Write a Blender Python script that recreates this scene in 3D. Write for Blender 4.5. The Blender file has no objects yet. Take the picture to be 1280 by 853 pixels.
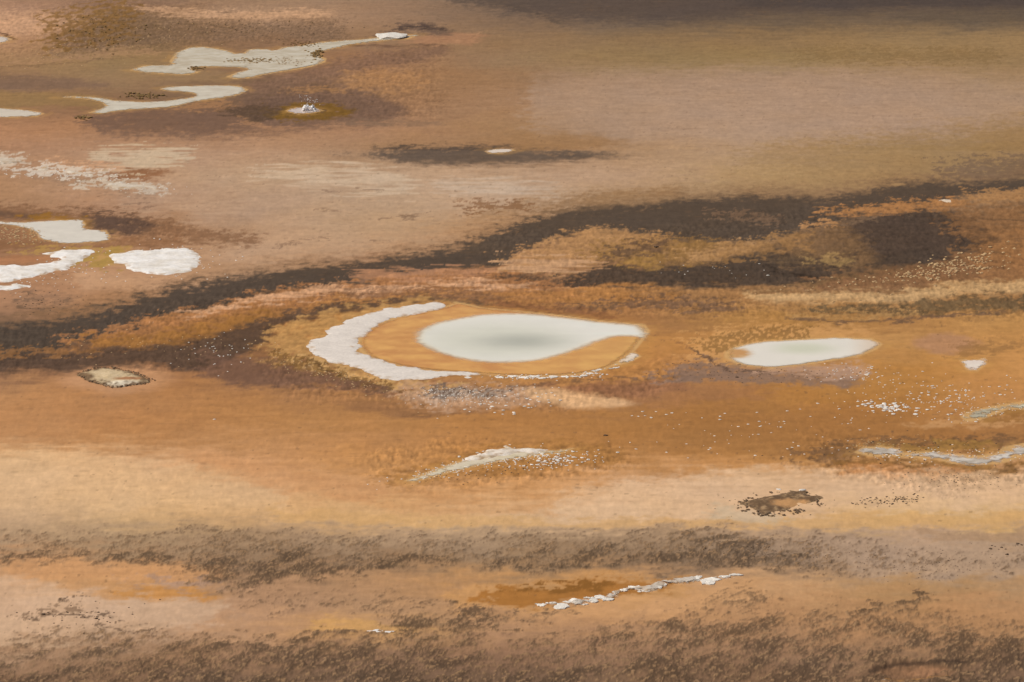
import bpy, math, random
import numpy as np
from mathutils import Vector, geometry

# ------------------------------------------------------------------ camera, sky, sun, exposure
SC = bpy.context.scene
COL = SC.collection
CAM_H, DEP, HFOV = 42.0, math.radians(15.0), math.radians(14.0)
cam_d = bpy.data.cameras.new("camera")
cam = bpy.data.objects.new("camera", cam_d)
COL.objects.link(cam)
cam.location = (0, 0, CAM_H)
cam.rotation_euler = (math.radians(90) - DEP, 0, 0)
cam_d.sensor_width = 36.0
cam_d.lens = 18.0 / math.tan(HFOV / 2)
cam_d.clip_start = 1.0
cam_d.clip_end = 60000.0
SC.camera = cam

SUN_EL, SUN_AZ = math.radians(52), math.radians(-88)      # azimuth from +y, negative = left
world = bpy.data.worlds.new("World")
SC.world = world
world.use_nodes = True
wn = world.node_tree
sky = wn.nodes.new("ShaderNodeTexSky")
sky.sky_type = 'NISHITA'
sky.sun_disc = False
sky.sun_elevation = SUN_EL
sky.sun_rotation = SUN_AZ
sky.air_density = 1.0
sky.dust_density = 7.0
bg = wn.nodes["Background"]
bg.inputs["Strength"].default_value = 0.08
wn.links.new(sky.outputs[0], bg.inputs["Color"])

sun_d = bpy.data.lights.new("sun", 'SUN')
sun_d.energy = 2.0
sun_d.angle = math.radians(4.0)
sun_d.color = (1.0, 0.955, 0.88)
sun = bpy.data.objects.new("sun", sun_d)
COL.objects.link(sun)
sd_ = Vector((math.sin(SUN_AZ) * math.cos(SUN_EL), math.cos(SUN_AZ) * math.cos(SUN_EL), math.sin(SUN_EL)))
sun.rotation_euler = sd_.to_track_quat('Z', 'Y').to_euler()
sun.location = sd_ * 200

SC.view_settings.view_transform = 'Standard'
SC.view_settings.look = 'None'
SC.view_settings.exposure = 0.0
SC.view_settings.gamma = 1.0

# light level the surfaces receive (linear, per channel): a white card would show this value
LIGHT = np.array([1.05, 1.01, 1.0])

# ------------------------------------------------------------------ photograph pixel <-> level ground
F_PX = 640.0 / math.tan(HFOV / 2)
SD, CD = math.sin(DEP), math.cos(DEP)


def px2g(px, py, z=0.0):
    a = (np.asarray(px, float) - 640.0) / F_PX
    b = (426.5 - np.asarray(py, float)) / F_PX
    dy = CD + b * SD
    dz = -SD + b * CD
    t = (z - CAM_H) / dz
    return a * t, dy * t


def g2px(x, y, z=0.0):
    zz = z - CAM_H
    fwd = np.maximum(y * CD - zz * SD, 8.0)
    up = y * SD + zz * CD
    return 640.0 + F_PX * x / fwd, 426.5 - F_PX * up / fwd


# ------------------------------------------------------------------ noise
_rng = np.random.RandomState(7)
_perm = _rng.permutation(256).astype(np.int64)
_perm = np.concatenate([_perm, _perm])
_ga = _rng.rand(256) * 2 * np.pi
_gx, _gy = np.cos(_ga), np.sin(_ga)


def gnoise(x, y, seed=0):
    xi = np.floor(x).astype(np.int64)
    yi = np.floor(y).astype(np.int64)
    fx, fy = x - xi, y - yi
    X = (xi + seed * 37) & 255
    Y = (yi + seed * 91) & 255
    X1, Y1 = (X + 1) & 255, (Y + 1) & 255
    u = fx * fx * fx * (fx * (fx * 6 - 15) + 10)
    v = fy * fy * fy * (fy * (fy * 6 - 15) + 10)
    p0, p1 = _perm[X], _perm[X1]

    def g(h, a, b):
        return _gx[h] * a + _gy[h] * b
    n00 = g(_perm[p0 + Y], fx, fy)
    n10 = g(_perm[p1 + Y], fx - 1, fy)
    n01 = g(_perm[p0 + Y1], fx, fy - 1)
    n11 = g(_perm[p1 + Y1], fx - 1, fy - 1)
    a = n00 + u * (n10 - n00)
    b = n01 + u * (n11 - n01)
    return (a + v * (b - a)) * 1.45


def fbm(x, y, octv=3, seed=0, gain=0.5):
    s = np.zeros_like(x)
    amp, tot, f = 1.0, 0.0, 1.0
    for o in range(octv):
        s += amp * gnoise(x * f + o * 13.7, y * f - o * 7.3, seed + o)
        tot += amp
        amp *= gain
        f *= 2.03
    return s / tot * 1.3


def sstep(a, b, x):
    t = np.clip((x - a) / (b - a), 0, 1)
    return t * t * (3 - 2 * t)


def lin(c):
    c = np.asarray(c, float) / 255.0
    return np.where(c <= 0.04045, c / 12.92, ((c + 0.055) / 1.055) ** 2.4)


def albedo(c):
    return np.clip(lin(c) / LIGHT, 0.0, 0.86)


def poly_sd(px, py, poly):
    """signed distance (positive inside) of points to a closed polygon"""
    P = np.asarray(poly, float)
    Q = np.roll(P, -1, axis=0)
    d2 = np.full(px.shape, 1e18)
    inside = np.zeros(px.shape, bool)
    for (ax, ay), (bx, by) in zip(P, Q):
        ex, ey = bx - ax, by - ay
        L = ex * ex + ey * ey + 1e-12
        t = np.clip(((px - ax) * ex + (py - ay) * ey) / L, 0, 1)
        dx, dy = px - ax - t * ex, py - ay - t * ey
        d2 = np.minimum(d2, dx * dx + dy * dy)
        if ay != by:
            c = (ay > py) != (by > py)
            xx = ax + (py - ay) / (by - ay) * ex
            inside ^= c & (px < xx)
    d = np.sqrt(d2)
    return np.where(inside, d, -d)


# ------------------------------------------------------------------ materials
def new_mat(name):
    m = bpy.data.materials.new(name)
    m.use_nodes = True
    nt = m.node_tree
    return m, nt, nt.nodes["Principled BSDF"]


def node(nt, t, **kw):
    n = nt.nodes.new(t)
    for k, v in kw.items():
        setattr(n, k, v)
    return n


def surface_mat(name, fine=9.0, amount=0.22, bump=0.25, rough=0.92, rough_wet=0.35, stretch=(1, 1, 1), alpha=False, spec=0.35, fray=1.5, fray_scale=3.5):
    """earthy surface: vertex pigment + node noise for grain and relief"""
    m, nt, bs = new_mat(name)
    L = nt.links
    at = node(nt, "ShaderNodeAttribute", attribute_name="pigment")
    wt = node(nt, "ShaderNodeAttribute", attribute_name="wetness")
    tc = node(nt, "ShaderNodeTexCoord")
    mp = node(nt, "ShaderNodeMapping")
    mp.inputs["Scale"].default_value = stretch
    L.new(tc.outputs["Object"], mp.inputs["Vector"])
    nz = node(nt, "ShaderNodeTexNoise")
    nz.inputs["Scale"].default_value = fine
    nz.inputs["Detail"].default_value = 4.0
    nz.inputs["Roughness"].default_value = 0.6
    L.new(mp.outputs[0], nz.inputs["Vector"])
    mr = node(nt, "ShaderNodeMapRange")
    mr.inputs["From Min"].default_value = 0.25
    mr.inputs["From Max"].default_value = 0.75
    mr.inputs["To Min"].default_value = 1.0 - amount
    mr.inputs["To Max"].default_value = 1.0 + amount
    L.new(nz.outputs["Fac"], mr.inputs["Value"])
    mul = node(nt, "ShaderNodeVectorMath", operation='SCALE')
    L.new(at.outputs["Color"], mul.inputs[0])
    L.new(mr.outputs[0], mul.inputs["Scale"])
    L.new(mul.outputs[0], bs.inputs["Base Color"])
    rr = node(nt, "ShaderNodeMapRange")
    rr.inputs["To Min"].default_value = rough
    rr.inputs["To Max"].default_value = rough_wet
    L.new(wt.outputs["Fac"], rr.inputs["Value"])
    L.new(rr.outputs[0], bs.inputs["Roughness"])
    bs.inputs["Specular IOR Level"].default_value = spec
    if bump:
        bp = node(nt, "ShaderNodeBump")
        bp.inputs["Strength"].default_value = bump
        bp.inputs["Distance"].default_value = 0.05
        L.new(nz.outputs["Fac"], bp.inputs["Height"])
        L.new(bp.outputs[0], bs.inputs["Normal"])
    if alpha:
        al = node(nt, "ShaderNodeAttribute", attribute_name="cover")
        n2 = node(nt, "ShaderNodeTexNoise")
        n2.inputs["Scale"].default_value = fray_scale
        n2.inputs["Detail"].default_value = 4.0
        L.new(tc.outputs["Object"], n2.inputs["Vector"])
        ad = node(nt, "ShaderNodeMath", operation='MULTIPLY_ADD')
        L.new(n2.outputs["Fac"], ad.inputs[0])
        ad.inputs[1].default_value = fray
        ad.inputs[2].default_value = -fray / 2
        s2 = node(nt, "ShaderNodeMath", operation='ADD')
        L.new(ad.outputs[0], s2.inputs[0])
        L.new(al.outputs["Fac"], s2.inputs[1])
        r2 = node(nt, "ShaderNodeMapRange", interpolation_type='SMOOTHSTEP')
        r2.inputs["From Min"].default_value = 0.2
        r2.inputs["From Max"].default_value = 0.8
        L.new(s2.outputs[0], r2.inputs["Value"])
        L.new(r2.outputs[0], bs.inputs["Alpha"])
    return m


def plain_mat(name, c, var=0.25, rough=0.9, scale=14.0, c2=None):
    m, nt, bs = new_mat(name)
    L = nt.links
    tc = node(nt, "ShaderNodeTexCoord")
    nz = node(nt, "ShaderNodeTexNoise")
    nz.inputs["Scale"].default_value = scale
    nz.inputs["Detail"].default_value = 4.0
    L.new(tc.outputs["Object"], nz.inputs["Vector"])
    cr = node(nt, "ShaderNodeValToRGB")
    a = albedo(c)
    b = albedo(c2) if c2 is not None else a * (1 + var)
    cr.color_ramp.elements[0].position = 0.3
    cr.color_ramp.elements[1].position = 0.7
    cr.color_ramp.elements[0].color = (*(a * (1 - var)), 1)
    cr.color_ramp.elements[1].color = (*np.minimum(b, 0.86), 1)
    L.new(nz.outputs["Fac"], cr.inputs[0])
    oi = node(nt, "ShaderNodeObjectInfo")
    mr = node(nt, "ShaderNodeMapRange")
    mr.inputs["To Min"].default_value = 0.82
    mr.inputs["To Max"].default_value = 1.08
    L.new(oi.outputs["Random"], mr.inputs["Value"])
    mul = node(nt, "ShaderNodeVectorMath", operation='SCALE')
    L.new(cr.outputs[0], mul.inputs[0])
    L.new(mr.outputs[0], mul.inputs["Scale"])
    L.new(mul.outputs[0], bs.inputs["Base Color"])
    bs.inputs["Roughness"].default_value = rough
    bp = node(nt, "ShaderNodeBump")
    bp.inputs["Strength"].default_value = 0.4
    bp.inputs["Distance"].default_value = 0.02
    L.new(nz.outputs["Fac"], bp.inputs["Height"])
    L.new(bp.outputs[0], bs.inputs["Normal"])
    return m


MAT_GROUND = surface_mat("mineral_ground", fine=3.2, amount=0.09, bump=0.12, rough_wet=0.6, stretch=(0.8, 0.6, 1), spec=0.1)
MAT_CRUST = surface_mat("sinter_crust", fine=8.0, amount=0.10, bump=0.35, spec=0.1, alpha=True, fray=2.2, fray_scale=6.0)
MAT_WATER = surface_mat("milky_water", fine=0.8, amount=0.03, bump=0.0, rough=0.16, rough_wet=0.10, alpha=True, spec=0.3)
MAT_MILK = surface_mat("deep_milky_water", fine=0.8, amount=0.03, bump=0.0, rough=0.16, rough_wet=0.10, alpha=True, spec=0.3, fray=0.45)
MAT_STONE = plain_mat("white_sinter_stone", (240, 226, 214), var=0.12)
MAT_TAN = plain_mat("tan_sinter_stone", (204, 168, 122), var=0.22)
MAT_DARK = plain_mat("dark_clod", (92, 70, 50), var=0.35)
MAT_CLOD = plain_mat("brown_crust_lump", (122, 96, 70), var=0.35)
MAT_MOSS = plain_mat("olive_moss", (138, 108, 62), var=0.4)

m, nt, bs = new_mat("splashing_water")
bs.inputs["Base Color"].default_value = (0.86, 0.85, 0.83, 1)
bs.inputs["Roughness"].default_value = 0.5
MAT_SPLASH = m


# ------------------------------------------------------------------ object helpers
def tag(o, label=None, cat=None, group=None, kind=None):
    if label: o["label"] = label
    if cat: o["category"] = cat
    if group: o["group"] = group
    if kind: o["kind"] = kind
    return o


def mesh_obj(name, verts, faces, mat, parent=None, smooth=True):
    me = bpy.data.meshes.new(name)
    me.from_pydata([tuple(v) for v in verts], [], [tuple(f) for f in faces])
    me.materials.append(mat)
    if smooth:
        me.polygons.foreach_set("use_smooth", np.ones(len(me.polygons), bool))
    me.update()
    o = bpy.data.objects.new(name, me)
    COL.objects.link(o)
    if parent: o.parent = parent
    return o


def set_attr(me, name, arr):
    arr = np.asarray(arr, np.float32)
    if arr.ndim == 2:
        a = me.attributes.new(name, 'FLOAT_COLOR', 'POINT')
        full = np.ones((len(arr), 4), np.float32)
        full[:, :3] = arr
        a.data.foreach_set("color", full.ravel())
    else:
        a = me.attributes.new(name, 'FLOAT', 'POINT')
        a.data.foreach_set("value", arr.ravel())


def empty(name, loc):
    o = bpy.data.objects.new(name, None)
    COL.objects.link(o)
    o.location = loc
    o.empty_display_size = 0.3
    return o


# ------------------------------------------------------------------ outlines of pools, runnels and crusts (photograph pixels)
P_MILKY = [(504,424),(511,412),(528,403.5),(552,398),(580,393),(604,389.5),(640,388.5),(670,389.5),(700,393),(740,398),(780,402),(810,404),(816,412),(824,419),(813,427),(801,434),(791,438),(794,428),(797,425),(784,424),(771,425),(744,435),(712,447),(679,455),(641,457.5),(600,457),(578,454),(558,450),(532,442),(514,433)]
P_SHELF = [(442,432),(448,418),(468,404),(496,395),(528,389),(550,384),(566,379),(562,376),(580,378),(604,384),(650,388),(700,393),(760,401),(808,405),(815,414),(806,426),(799,435),(788,446),(774,456),(757,463),(730,468.5),(690,471),(640,471),(590,468),(540,465),(498,459),(458,449)]
P_CRESC = [(378,437),(388,423),(404,412),(420,402),(440,397),(462,390),(476,385),(500,383),(524,379),(540,375.5),(556,376),(566,380),(560,386),(536,391),(506,397),(482,404),(464,416),(453,428),(455,438),(472,447),(502,455),(545,461),(592,464),(622,467),(600,470),(560,473),(530,477),(500,477),(470,472),(440,462),(410,453),(386,446)]
P_TAIL = [(757,459),(774,452),(786,441),(795,439),(804,446),(788,454),(770,458)]
P_SECOND = [(904,440),(918,432),(950,426),(1000,423),(1050,421),(1090,422),(1106,430),(1098,437),(1076,446),(1020,455),(966,461),(940,459),(918,455),(903,447)]
P_NOTCH = [(1196,448),(1215,450),(1233,446),(1236,455),(1223,465),(1206,463)]
P_GEYSER = [(354,138),(370,134),(395,134.5),(407,138.5),(392,142),(372,143.5),(360,141)]
P_LENS = [(603,188.5),(620,186),(642,185.8),(647,188),(630,192),(610,192.4)]
P_CHANNEL = [(210,77),(218,66),(235,59),(257,58),(282,62),(300,68),(310,61.5),(332,61),(345,63),(350,59),(375,57),(402,52),(440,50),(480,46),(510,43.5),(528,43),(514,48.5),(482,51),(440,56),(405,64),(399,69),(410,73),(408,78),(390,84),(360,89),(330,94),(312,98),(292,99.5),(280,96),(296,90),(312,86.5),(290,84),(252,84),(240,86),(253,90),(236,94),(205,93),(180,91),(160,88),(178,82),(214,81)]
P_BRANCH = [(196,111),(215,108),(260,106.5),(300,107),(313,112),(300,119),(270,124),(240,128),(220,134),(190,136),(160,138),(140,140.5),(125,143),(108,141),(131,134),(126,128),(110,124.5),(85,122.5),(68,122.5),(90,120),(120,121.5),(145,125.5),(170,127),(200,127),(225,123.5),(248,119.5),(230,115),(206,114)]
P_WEST = [(-40,134),(-10,134.5),(15,136),(40,138),(58,141.5),(48,146),(0,147.5),(-40,147)]
P_NORTHWEST = [(-30,48),(-8,44),(8,46),(18,49),(6,54),(-30,56)]
P_LOBED = [(-40,276),(0,276.5),(25,278),(55,276),(85,274.2),(105,275),(110,280),(106,285.5),(116,287),(135,288),(140.5,296),(135,301),(110,304),(80,305),(60,302),(47,298),(43,291),(30,285),(0,280.5),(-40,281)]
P_CRUST_W = [(-50,333),(0,331),(30,330),(58,328.5),(80,325),(52,320),(30,317.5),(62,314),(98,309.5),(124,309),(123,316),(114,321),(105,330),(90,336),(60,345),(30,351),(0,353.5),(-50,353)]
P_CRUST_SW = [(-50,356),(0,355),(34,352.5),(49,356),(36,361),(12,364.5),(-50,366)]
P_CRUST_MID = [(128,322),(142,316),(165,312.5),(200,309),(236,309),(247,315),(259,322),(259,333),(246,340),(215,343.5),(180,343.5),(162,338),(150,333)]
P_RUN_E1 = [(1198,521),(1206,515),(1226,510),(1250,505),(1280,501),(1330,498),(1330,510),(1280,513),(1262,512),(1244,519),(1226,526),(1206,528)]
P_RUN_E2 = [(1064,566),(1076,558.5),(1100,556.5),(1124,559.5),(1132,565),(1160,563),(1190,566),(1220,569),(1244,566),(1252,558),(1280,553),(1330,550),(1330,572),(1280,571),(1258,579),(1230,582),(1190,580.5),(1170,575),(1140,573),(1112,571),(1086,571)]
P_RUN_MID = [(502,601),(520,594),(545,585),(572,576),(600,571),(625,564),(655,562.5),(690,563),(726,558),(706,567),(672,571),(640,575),(604,582),(566,591),(540,598),(516,604)]
P_RIDGE = [(664,757),(676,754),(690,751.5),(712,749),(724,745),(735,748),(748,744),(756,739),(770,737),(780,733),(796,731),(812,729.5),(826,727),(842,724),(856,720.5),(868,719.5),(878,723),(892,722),(900,718),(918,718),(928,720.5),(910,725.5),(888,727.5),(862,729),(846,731),(836,735),(822,738.5),(806,742),(790,740),(776,743),(768,749),(750,754),(734,754),(728,758),(704,758.5),(690,757)]
P_SLAB_A = [(451,791.5),(462,788.5),(474,786.5),(488,788.5),(503,790),(502,794),(486,795),(466,795)]
P_SLAB_B = [(420,794),(425,792),(436,791.5),(438,794),(430,796.5)]
P_ISLAND = [(94,468),(106,463),(118,460),(140,459.5),(158,463),(172,467),(196,476.5),(180,482),(160,484.5),(140,487),(124,482),(104,477)]
P_MOUND = [(913,633),(930,623),(958,619.5),(985,613),(1010,612),(1020,619),(1040,622),(1028,627),(1008,632),(985,638),(972,646),(955,647),(938,641)]

WATERS = [P_SHELF, P_SECOND, P_NOTCH, P_GEYSER, P_LENS, P_CHANNEL, P_BRANCH, P_WEST, P_NORTHWEST, P_LOBED, P_RUN_E1, P_RUN_E2, P_RUN_MID, P_TAIL]
CRUSTS = [P_CRESC, P_CRUST_W, P_CRUST_SW, P_CRUST_MID]


def gpoly(poly):
    P = np.asarray(poly, float)
    x, y = px2g(P[:, 0], P[:, 1])
    return np.stack([x, y], 1)


# ------------------------------------------------------------------ the ground: one sheet, fine where the basin lies, coarse to the horizon
NX, NY = 1480, 780
s_f = np.linspace(-1, 1, NX)
s_all = np.concatenate([[-900, -250, -70, -20, -8, -4, -2.4, -1.6, -1.25, -1.08], s_f, [1.08, 1.25, 1.6, 2.4, 4, 8, 20, 70, 250, 900]])
y_f = np.exp(np.linspace(math.log(109.0), math.log(252.0), NY))
y_all = np.concatenate([[-9000, -2500, -600, -150, 0, 50, 80, 95, 103, 107], y_f, [256, 264, 280, 310, 380, 500, 900, 2500, 8000, 30000]])
S, YY = np.meshgrid(s_all, y_all)
WID = 0.124 * np.maximum(YY, 60.0) + 6.5
GX = (S * WID).ravel()
GY = YY.ravel()
PX0, PY0 = g2px(GX, np.maximum(GY, 60.0))
PX0 = np.clip(PX0, -700, 1980)
PY0 = np.clip(PY0, -160, 1400)
FINE = (np.abs(S.ravel()) <= 1.3) & (GY > 100) & (GY < 262)

# noise fields used again and again
KX = F_PX / np.hypot(np.clip(GY, 100, 260), CAM_H)            # pixels per metre
KY = KX * CAM_H / np.hypot(np.clip(GY, 100, 260), CAM_H)
nA = fbm(GX / 3.2, GY / 4.5, 3, 1)
nB = fbm(GX / 3.2, GY / 4.5, 3, 5)
nC = fbm(GX / 0.55, GY / 0.9, 3, 11)
nD = fbm(GX / 0.55, GY / 0.9, 3, 17)
nE = fbm(GX / 0.16, GY / 0.42, 2, 23)                          # grain
nF = fbm(GX / 9.0, GY / 9.0, 2, 29)
nG = fbm(GX / 1.3, GY / 1.1, 4, 31, 0.6)
nS = fbm(GX / 2.2, GY / 0.55, 3, 37)                           # streaks across the view
nM = fbm(GX / 1.0, GY / 0.85, 5, 43, 0.66)                     # frayed edges, from a metre down to centimetres
nN = fbm(GX / 1.1, GY / 0.75, 5, 49, 0.62)
nK = fbm(GX / 0.24, GY / 0.5, 3, 55, 0.6)                      # clumpy crust
nH = fbm(GX / 0.42, GY / 0.50, 4, 57, 0.7)
nH /= nH.std()
nM, nN, nK = nM / nM.std(), nN / nN.std(), nK / nK.std()
nC, nE, nG, nS = nC / nC.std(), nE / nE.std(), nG / nG.std(), nS / nS.std()
nQ = 0.5 * nM + 0.85 * nH
WPX = KX * (0.5 * nA + 0.05 * nC + 0.16 * nM + 0.10 * nH)
WPY = KY * (0.60 * nB + 0.15 * nD + 0.20 * nN + 0.08 * nH)
PX, PY = PX0 + WPX, PY0 + WPY

# ---- broad pigment of the mats and mud, sampled from the photograph by eye
GCX = [0, 160, 320, 480, 640, 800, 960, 1120, 1280]
BASE = {
 0: [(168,128,100),(142,108,84),(160,126,98),(152,120,94),(122,100,82),(108,88,74),(90,74,64),(86,72,63),(86,72,63)],
 25: [(190,145,112),(150,115,80),(182,142,108),(156,122,94),(130,104,82),(114,94,76),(110,90,70),(112,92,72),(108,90,72)],
 50: [(176,132,98),(145,112,78),(142,108,80),(150,116,86),(146,114,82),(138,110,78),(142,112,76),(150,120,82),(150,120,82)],
 75: [(162,124,86),(148,118,80),(150,112,80),(158,116,82),(150,118,86),(148,120,82),(150,122,82),(155,124,84),(150,120,82)],
 100: [(148,114,84),(150,118,85),(128,98,74),(156,115,80),(155,118,85),(165,132,104),(166,134,108),(166,134,106),(162,130,96)],
 130: [(150,110,78),(134,100,74),(122,92,70),(152,112,80),(164,126,94),(172,140,115),(174,142,118),(172,140,116),(168,136,106)],
 160: [(176,128,92),(166,122,88),(166,124,92),(170,128,96),(162,124,88),(172,138,110),(178,146,120),(176,144,119),(166,132,96)],
 190: [(174,130,98),(178,138,108),(182,142,110),(164,126,92),(162,122,86),(172,136,102),(178,144,110),(164,130,86),(152,118,76)],
 220: [(170,126,90),(186,146,114),(186,152,122),(188,155,126),(188,153,123),(184,148,116),(172,138,94),(162,126,80),(132,102,68)],
 250: [(172,128,92),(180,138,108),(182,148,120),(187,154,124),(192,158,128),(165,130,92),(150,115,78),(135,100,68),(140,102,65)],
 280: [(150,105,72),(165,120,85),(186,148,116),(188,152,118),(175,132,92),(168,125,78),(125,95,68),(112,85,62),(140,98,60)],
 310: [(155,112,80),(175,130,95),(190,152,120),(187,147,112),(178,130,88),(150,112,72),(118,90,64),(105,80,60),(140,98,60)],
 340: [(168,122,88),(185,140,104),(180,138,102),(168,120,84),(165,118,80),(130,96,66),(122,92,62),(128,94,62),(150,105,62)],
 370: [(178,132,98),(172,128,92),(165,115,72),(175,122,72),(168,118,72),(165,118,72),(165,120,75),(172,128,82),(165,118,72)],
 400: [(130,98,74),(158,110,66),(160,110,62),(185,130,70),(180,125,68),(162,114,70),(172,125,70),(170,122,72),(185,135,78)],
 430: [(110,84,66),(140,98,64),(152,106,65),(185,135,78),(190,135,70),(185,130,72),(195,140,82),(188,138,82),(192,138,80)],
 460: [(135,98,72),(155,108,72),(150,106,72),(160,115,75),(185,130,72),(180,125,72),(175,128,88),(182,128,68),(195,140,82)],
 490: [(182,132,88),(178,126,80),(170,120,75),(162,115,75),(170,122,80),(165,115,70),(172,120,65),(178,124,65),(190,135,80)],
 520: [(186,134,88),(182,128,80),(180,128,78),(178,126,75),(175,122,70),(170,118,66),(168,116,64),(172,118,64),(178,126,76)],
 550: [(190,140,95),(188,136,88),(188,136,88),(185,132,82),(182,128,74),(172,120,68),(165,114,62),(168,115,64),(160,112,66)],
 580: [(218,175,130),(216,170,125),(205,152,105),(192,138,85),(185,130,75),(190,138,88),(190,138,85),(190,140,92),(195,145,98)],
 610: [(212,172,132),(218,176,132),(212,165,118),(202,150,102),(200,148,98),(212,168,128),(216,176,138),(216,174,134),(216,174,134)],
 640: [(198,162,126),(208,168,122),(210,166,118),(210,166,118),(214,174,132),(216,176,136),(214,172,130),(208,168,115),(208,168,115)],
 670: [(180,147,114),(176,144,110),(172,140,108),(176,144,112),(174,143,112),(168,137,106),(172,142,114),(184,151,122),(182,148,115)],
 700: [(188,143,103),(176,137,100),(150,120,92),(156,124,94),(160,128,96),(148,118,90),(150,122,96),(176,145,118),(168,140,114)],
 730: [(200,155,115),(198,148,100),(172,132,98),(178,136,98),(188,140,92),(192,144,98),(196,152,110),(176,136,94),(178,140,102)],
 760: [(205,165,132),(198,162,132),(184,142,108),(184,142,104),(192,144,100),(197,148,102),(186,140,98),(178,134,92),(180,135,94)],
 790: [(198,160,125),(188,150,118),(186,142,104),(190,144,98),(176,134,98),(182,138,100),(178,134,96),(180,135,95),(176,132,92)],
 820: [(170,132,100),(162,124,92),(158,120,90),(152,116,88),(156,118,90),(154,117,88),(152,115,86),(150,114,84),(132,100,76)],
 853: [(140,105,78),(136,103,78),(126,97,75),(122,94,73),(122,94,74),(128,98,74),(136,102,76),(136,102,76),(124,95,72)],
}
rows = sorted(BASE)
tab = np.array([[lin(c) for c in BASE[r]] for r in rows])
LUTW, LUTH = 1480, 1060


def cub(pts, vals, q):
    """smooth monotone-ish interpolation of vals (n,...) at q"""
    pts = np.asarray(pts, float)
    n = len(pts)
    d = (vals[1:] - vals[:-1]) / (pts[1:] - pts[:-1]).reshape(-1, *([1] * (vals.ndim - 1)))
    m = np.zeros_like(vals)
    m[1:-1] = 0.5 * (d[1:] + d[:-1]) * 0.8
    i = np.clip(np.searchsorted(pts, q) - 1, 0, n - 2)
    h = pts[i + 1] - pts[i]
    t = np.clip((q - pts[i]) / h, 0, 1)
    sh = (-1,) + (1,) * (vals.ndim - 1)
    t, h = t.reshape(sh), h.reshape(sh)
    return (2*t**3-3*t**2+1)*vals[i] + (t**3-2*t**2+t)*h*m[i] + (-2*t**3+3*t**2)*vals[i+1] + (t**3-t**2)*h*m[i+1]


lut = cub(rows, tab, np.arange(-100, LUTH - 100, dtype=float))
lut = np.swapaxes(cub(GCX, np.swapaxes(lut, 0, 1), np.arange(-100, LUTW - 100, dtype=float)), 0, 1)
qx = np.clip(PX0 + WPX * 1.6 + KX * 0.5 * nF + 100, 0, LUTW - 2)
qy = np.clip(PY0 + WPY * 1.5 + KY * 0.3 * nS + 100, 0, LUTH - 2)
ix, iy = qx.astype(int), qy.astype(int)
C = lut[iy, ix].copy()                       # linear colour, as seen
WET = np.zeros(len(GX))
Z = 0.05 * nF + 0.02 * nA


def put(mk, c, op=1.0):
    sl, mk = mk if isinstance(mk, tuple) else (slice(None), mk)
    k = np.clip(mk * op, 0, 1)[:, None]
    C[sl] = C[sl] * (1 - k) + lin(c)[None] * k


ROWPY = PY0.reshape(len(y_all), len(s_all))[:, 0]


def row_slice(y0, y1):
    r = np.nonzero((ROWPY > y0 - 26) & (ROWPY < y1 + 26))[0]
    if len(r) == 0: r = np.array([0])
    return slice(r[0] * len(s_all), (r[-1] + 1) * len(s_all))


def ribbon(pts, st=5.0, sb=5.0, warp=1.0, mott=0.0, crisp=0.42, n=None, ends=25.0):
    """soft mask between two curves y_top(x), y_bottom(x) given in photograph pixels"""
    P = np.array(sorted(pts), float)
    if mott:
        st, sb = st * 1.6, sb * 1.6
    sl = row_slice(P[:, 1].min() - st, P[:, 2].max() + sb)
    x = PX0[sl] + WPX[sl] * warp
    y = PY0[sl] + WPY[sl] * warp
    yt = np.interp(x, P[:, 0], P[:, 1])
    yb = np.interp(x, P[:, 0], P[:, 2])
    th = np.maximum(yb - yt, 1.0)
    st_, sb_ = np.minimum(st, th), np.minimum(sb, th)
    mk = np.clip((y - yt) / st_ + 0.5, 0, 1) * np.clip((yb - y) / sb_ + 0.5, 0, 1)
    mk = mk * np.clip((x - P[0, 0]) / ends + 0.5, 0, 1) * np.clip((P[-1, 0] - x) / ends + 0.5, 0, 1)
    if mott:
        nn = (nQ if n is None else n)[sl]
        mk = sstep(0.5 - crisp, 0.5 + crisp, mk + 0.75 * mott * nn * (mk > 0.001))
    else:
        mk = mk * mk * (3 - 2 * mk)
    return sl, mk


def blob(cx, cy, rx, ry, warp=1.0, soft=0.6, mott=0.0, n=None, rot=0.0):
    sl = row_slice(cy - ry * 1.5, cy + ry * 1.5)
    x = PX0[sl] + WPX[sl] * warp - cx
    y = PY0[sl] + WPY[sl] * warp - cy
    y = y - rot * x
    d = np.hypot(x / rx, y / ry)
    mk = np.clip((1 + soft / 2 - d) / soft, 0, 1)
    mk = mk * mk * (3 - 2 * mk)
    if mott:
        nn = (nQ if n is None else n)[sl]
        mk = sstep(0.2, 0.8, mk + 0.6 * mott * nn * (mk > 0.001))
    return sl, mk


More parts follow.
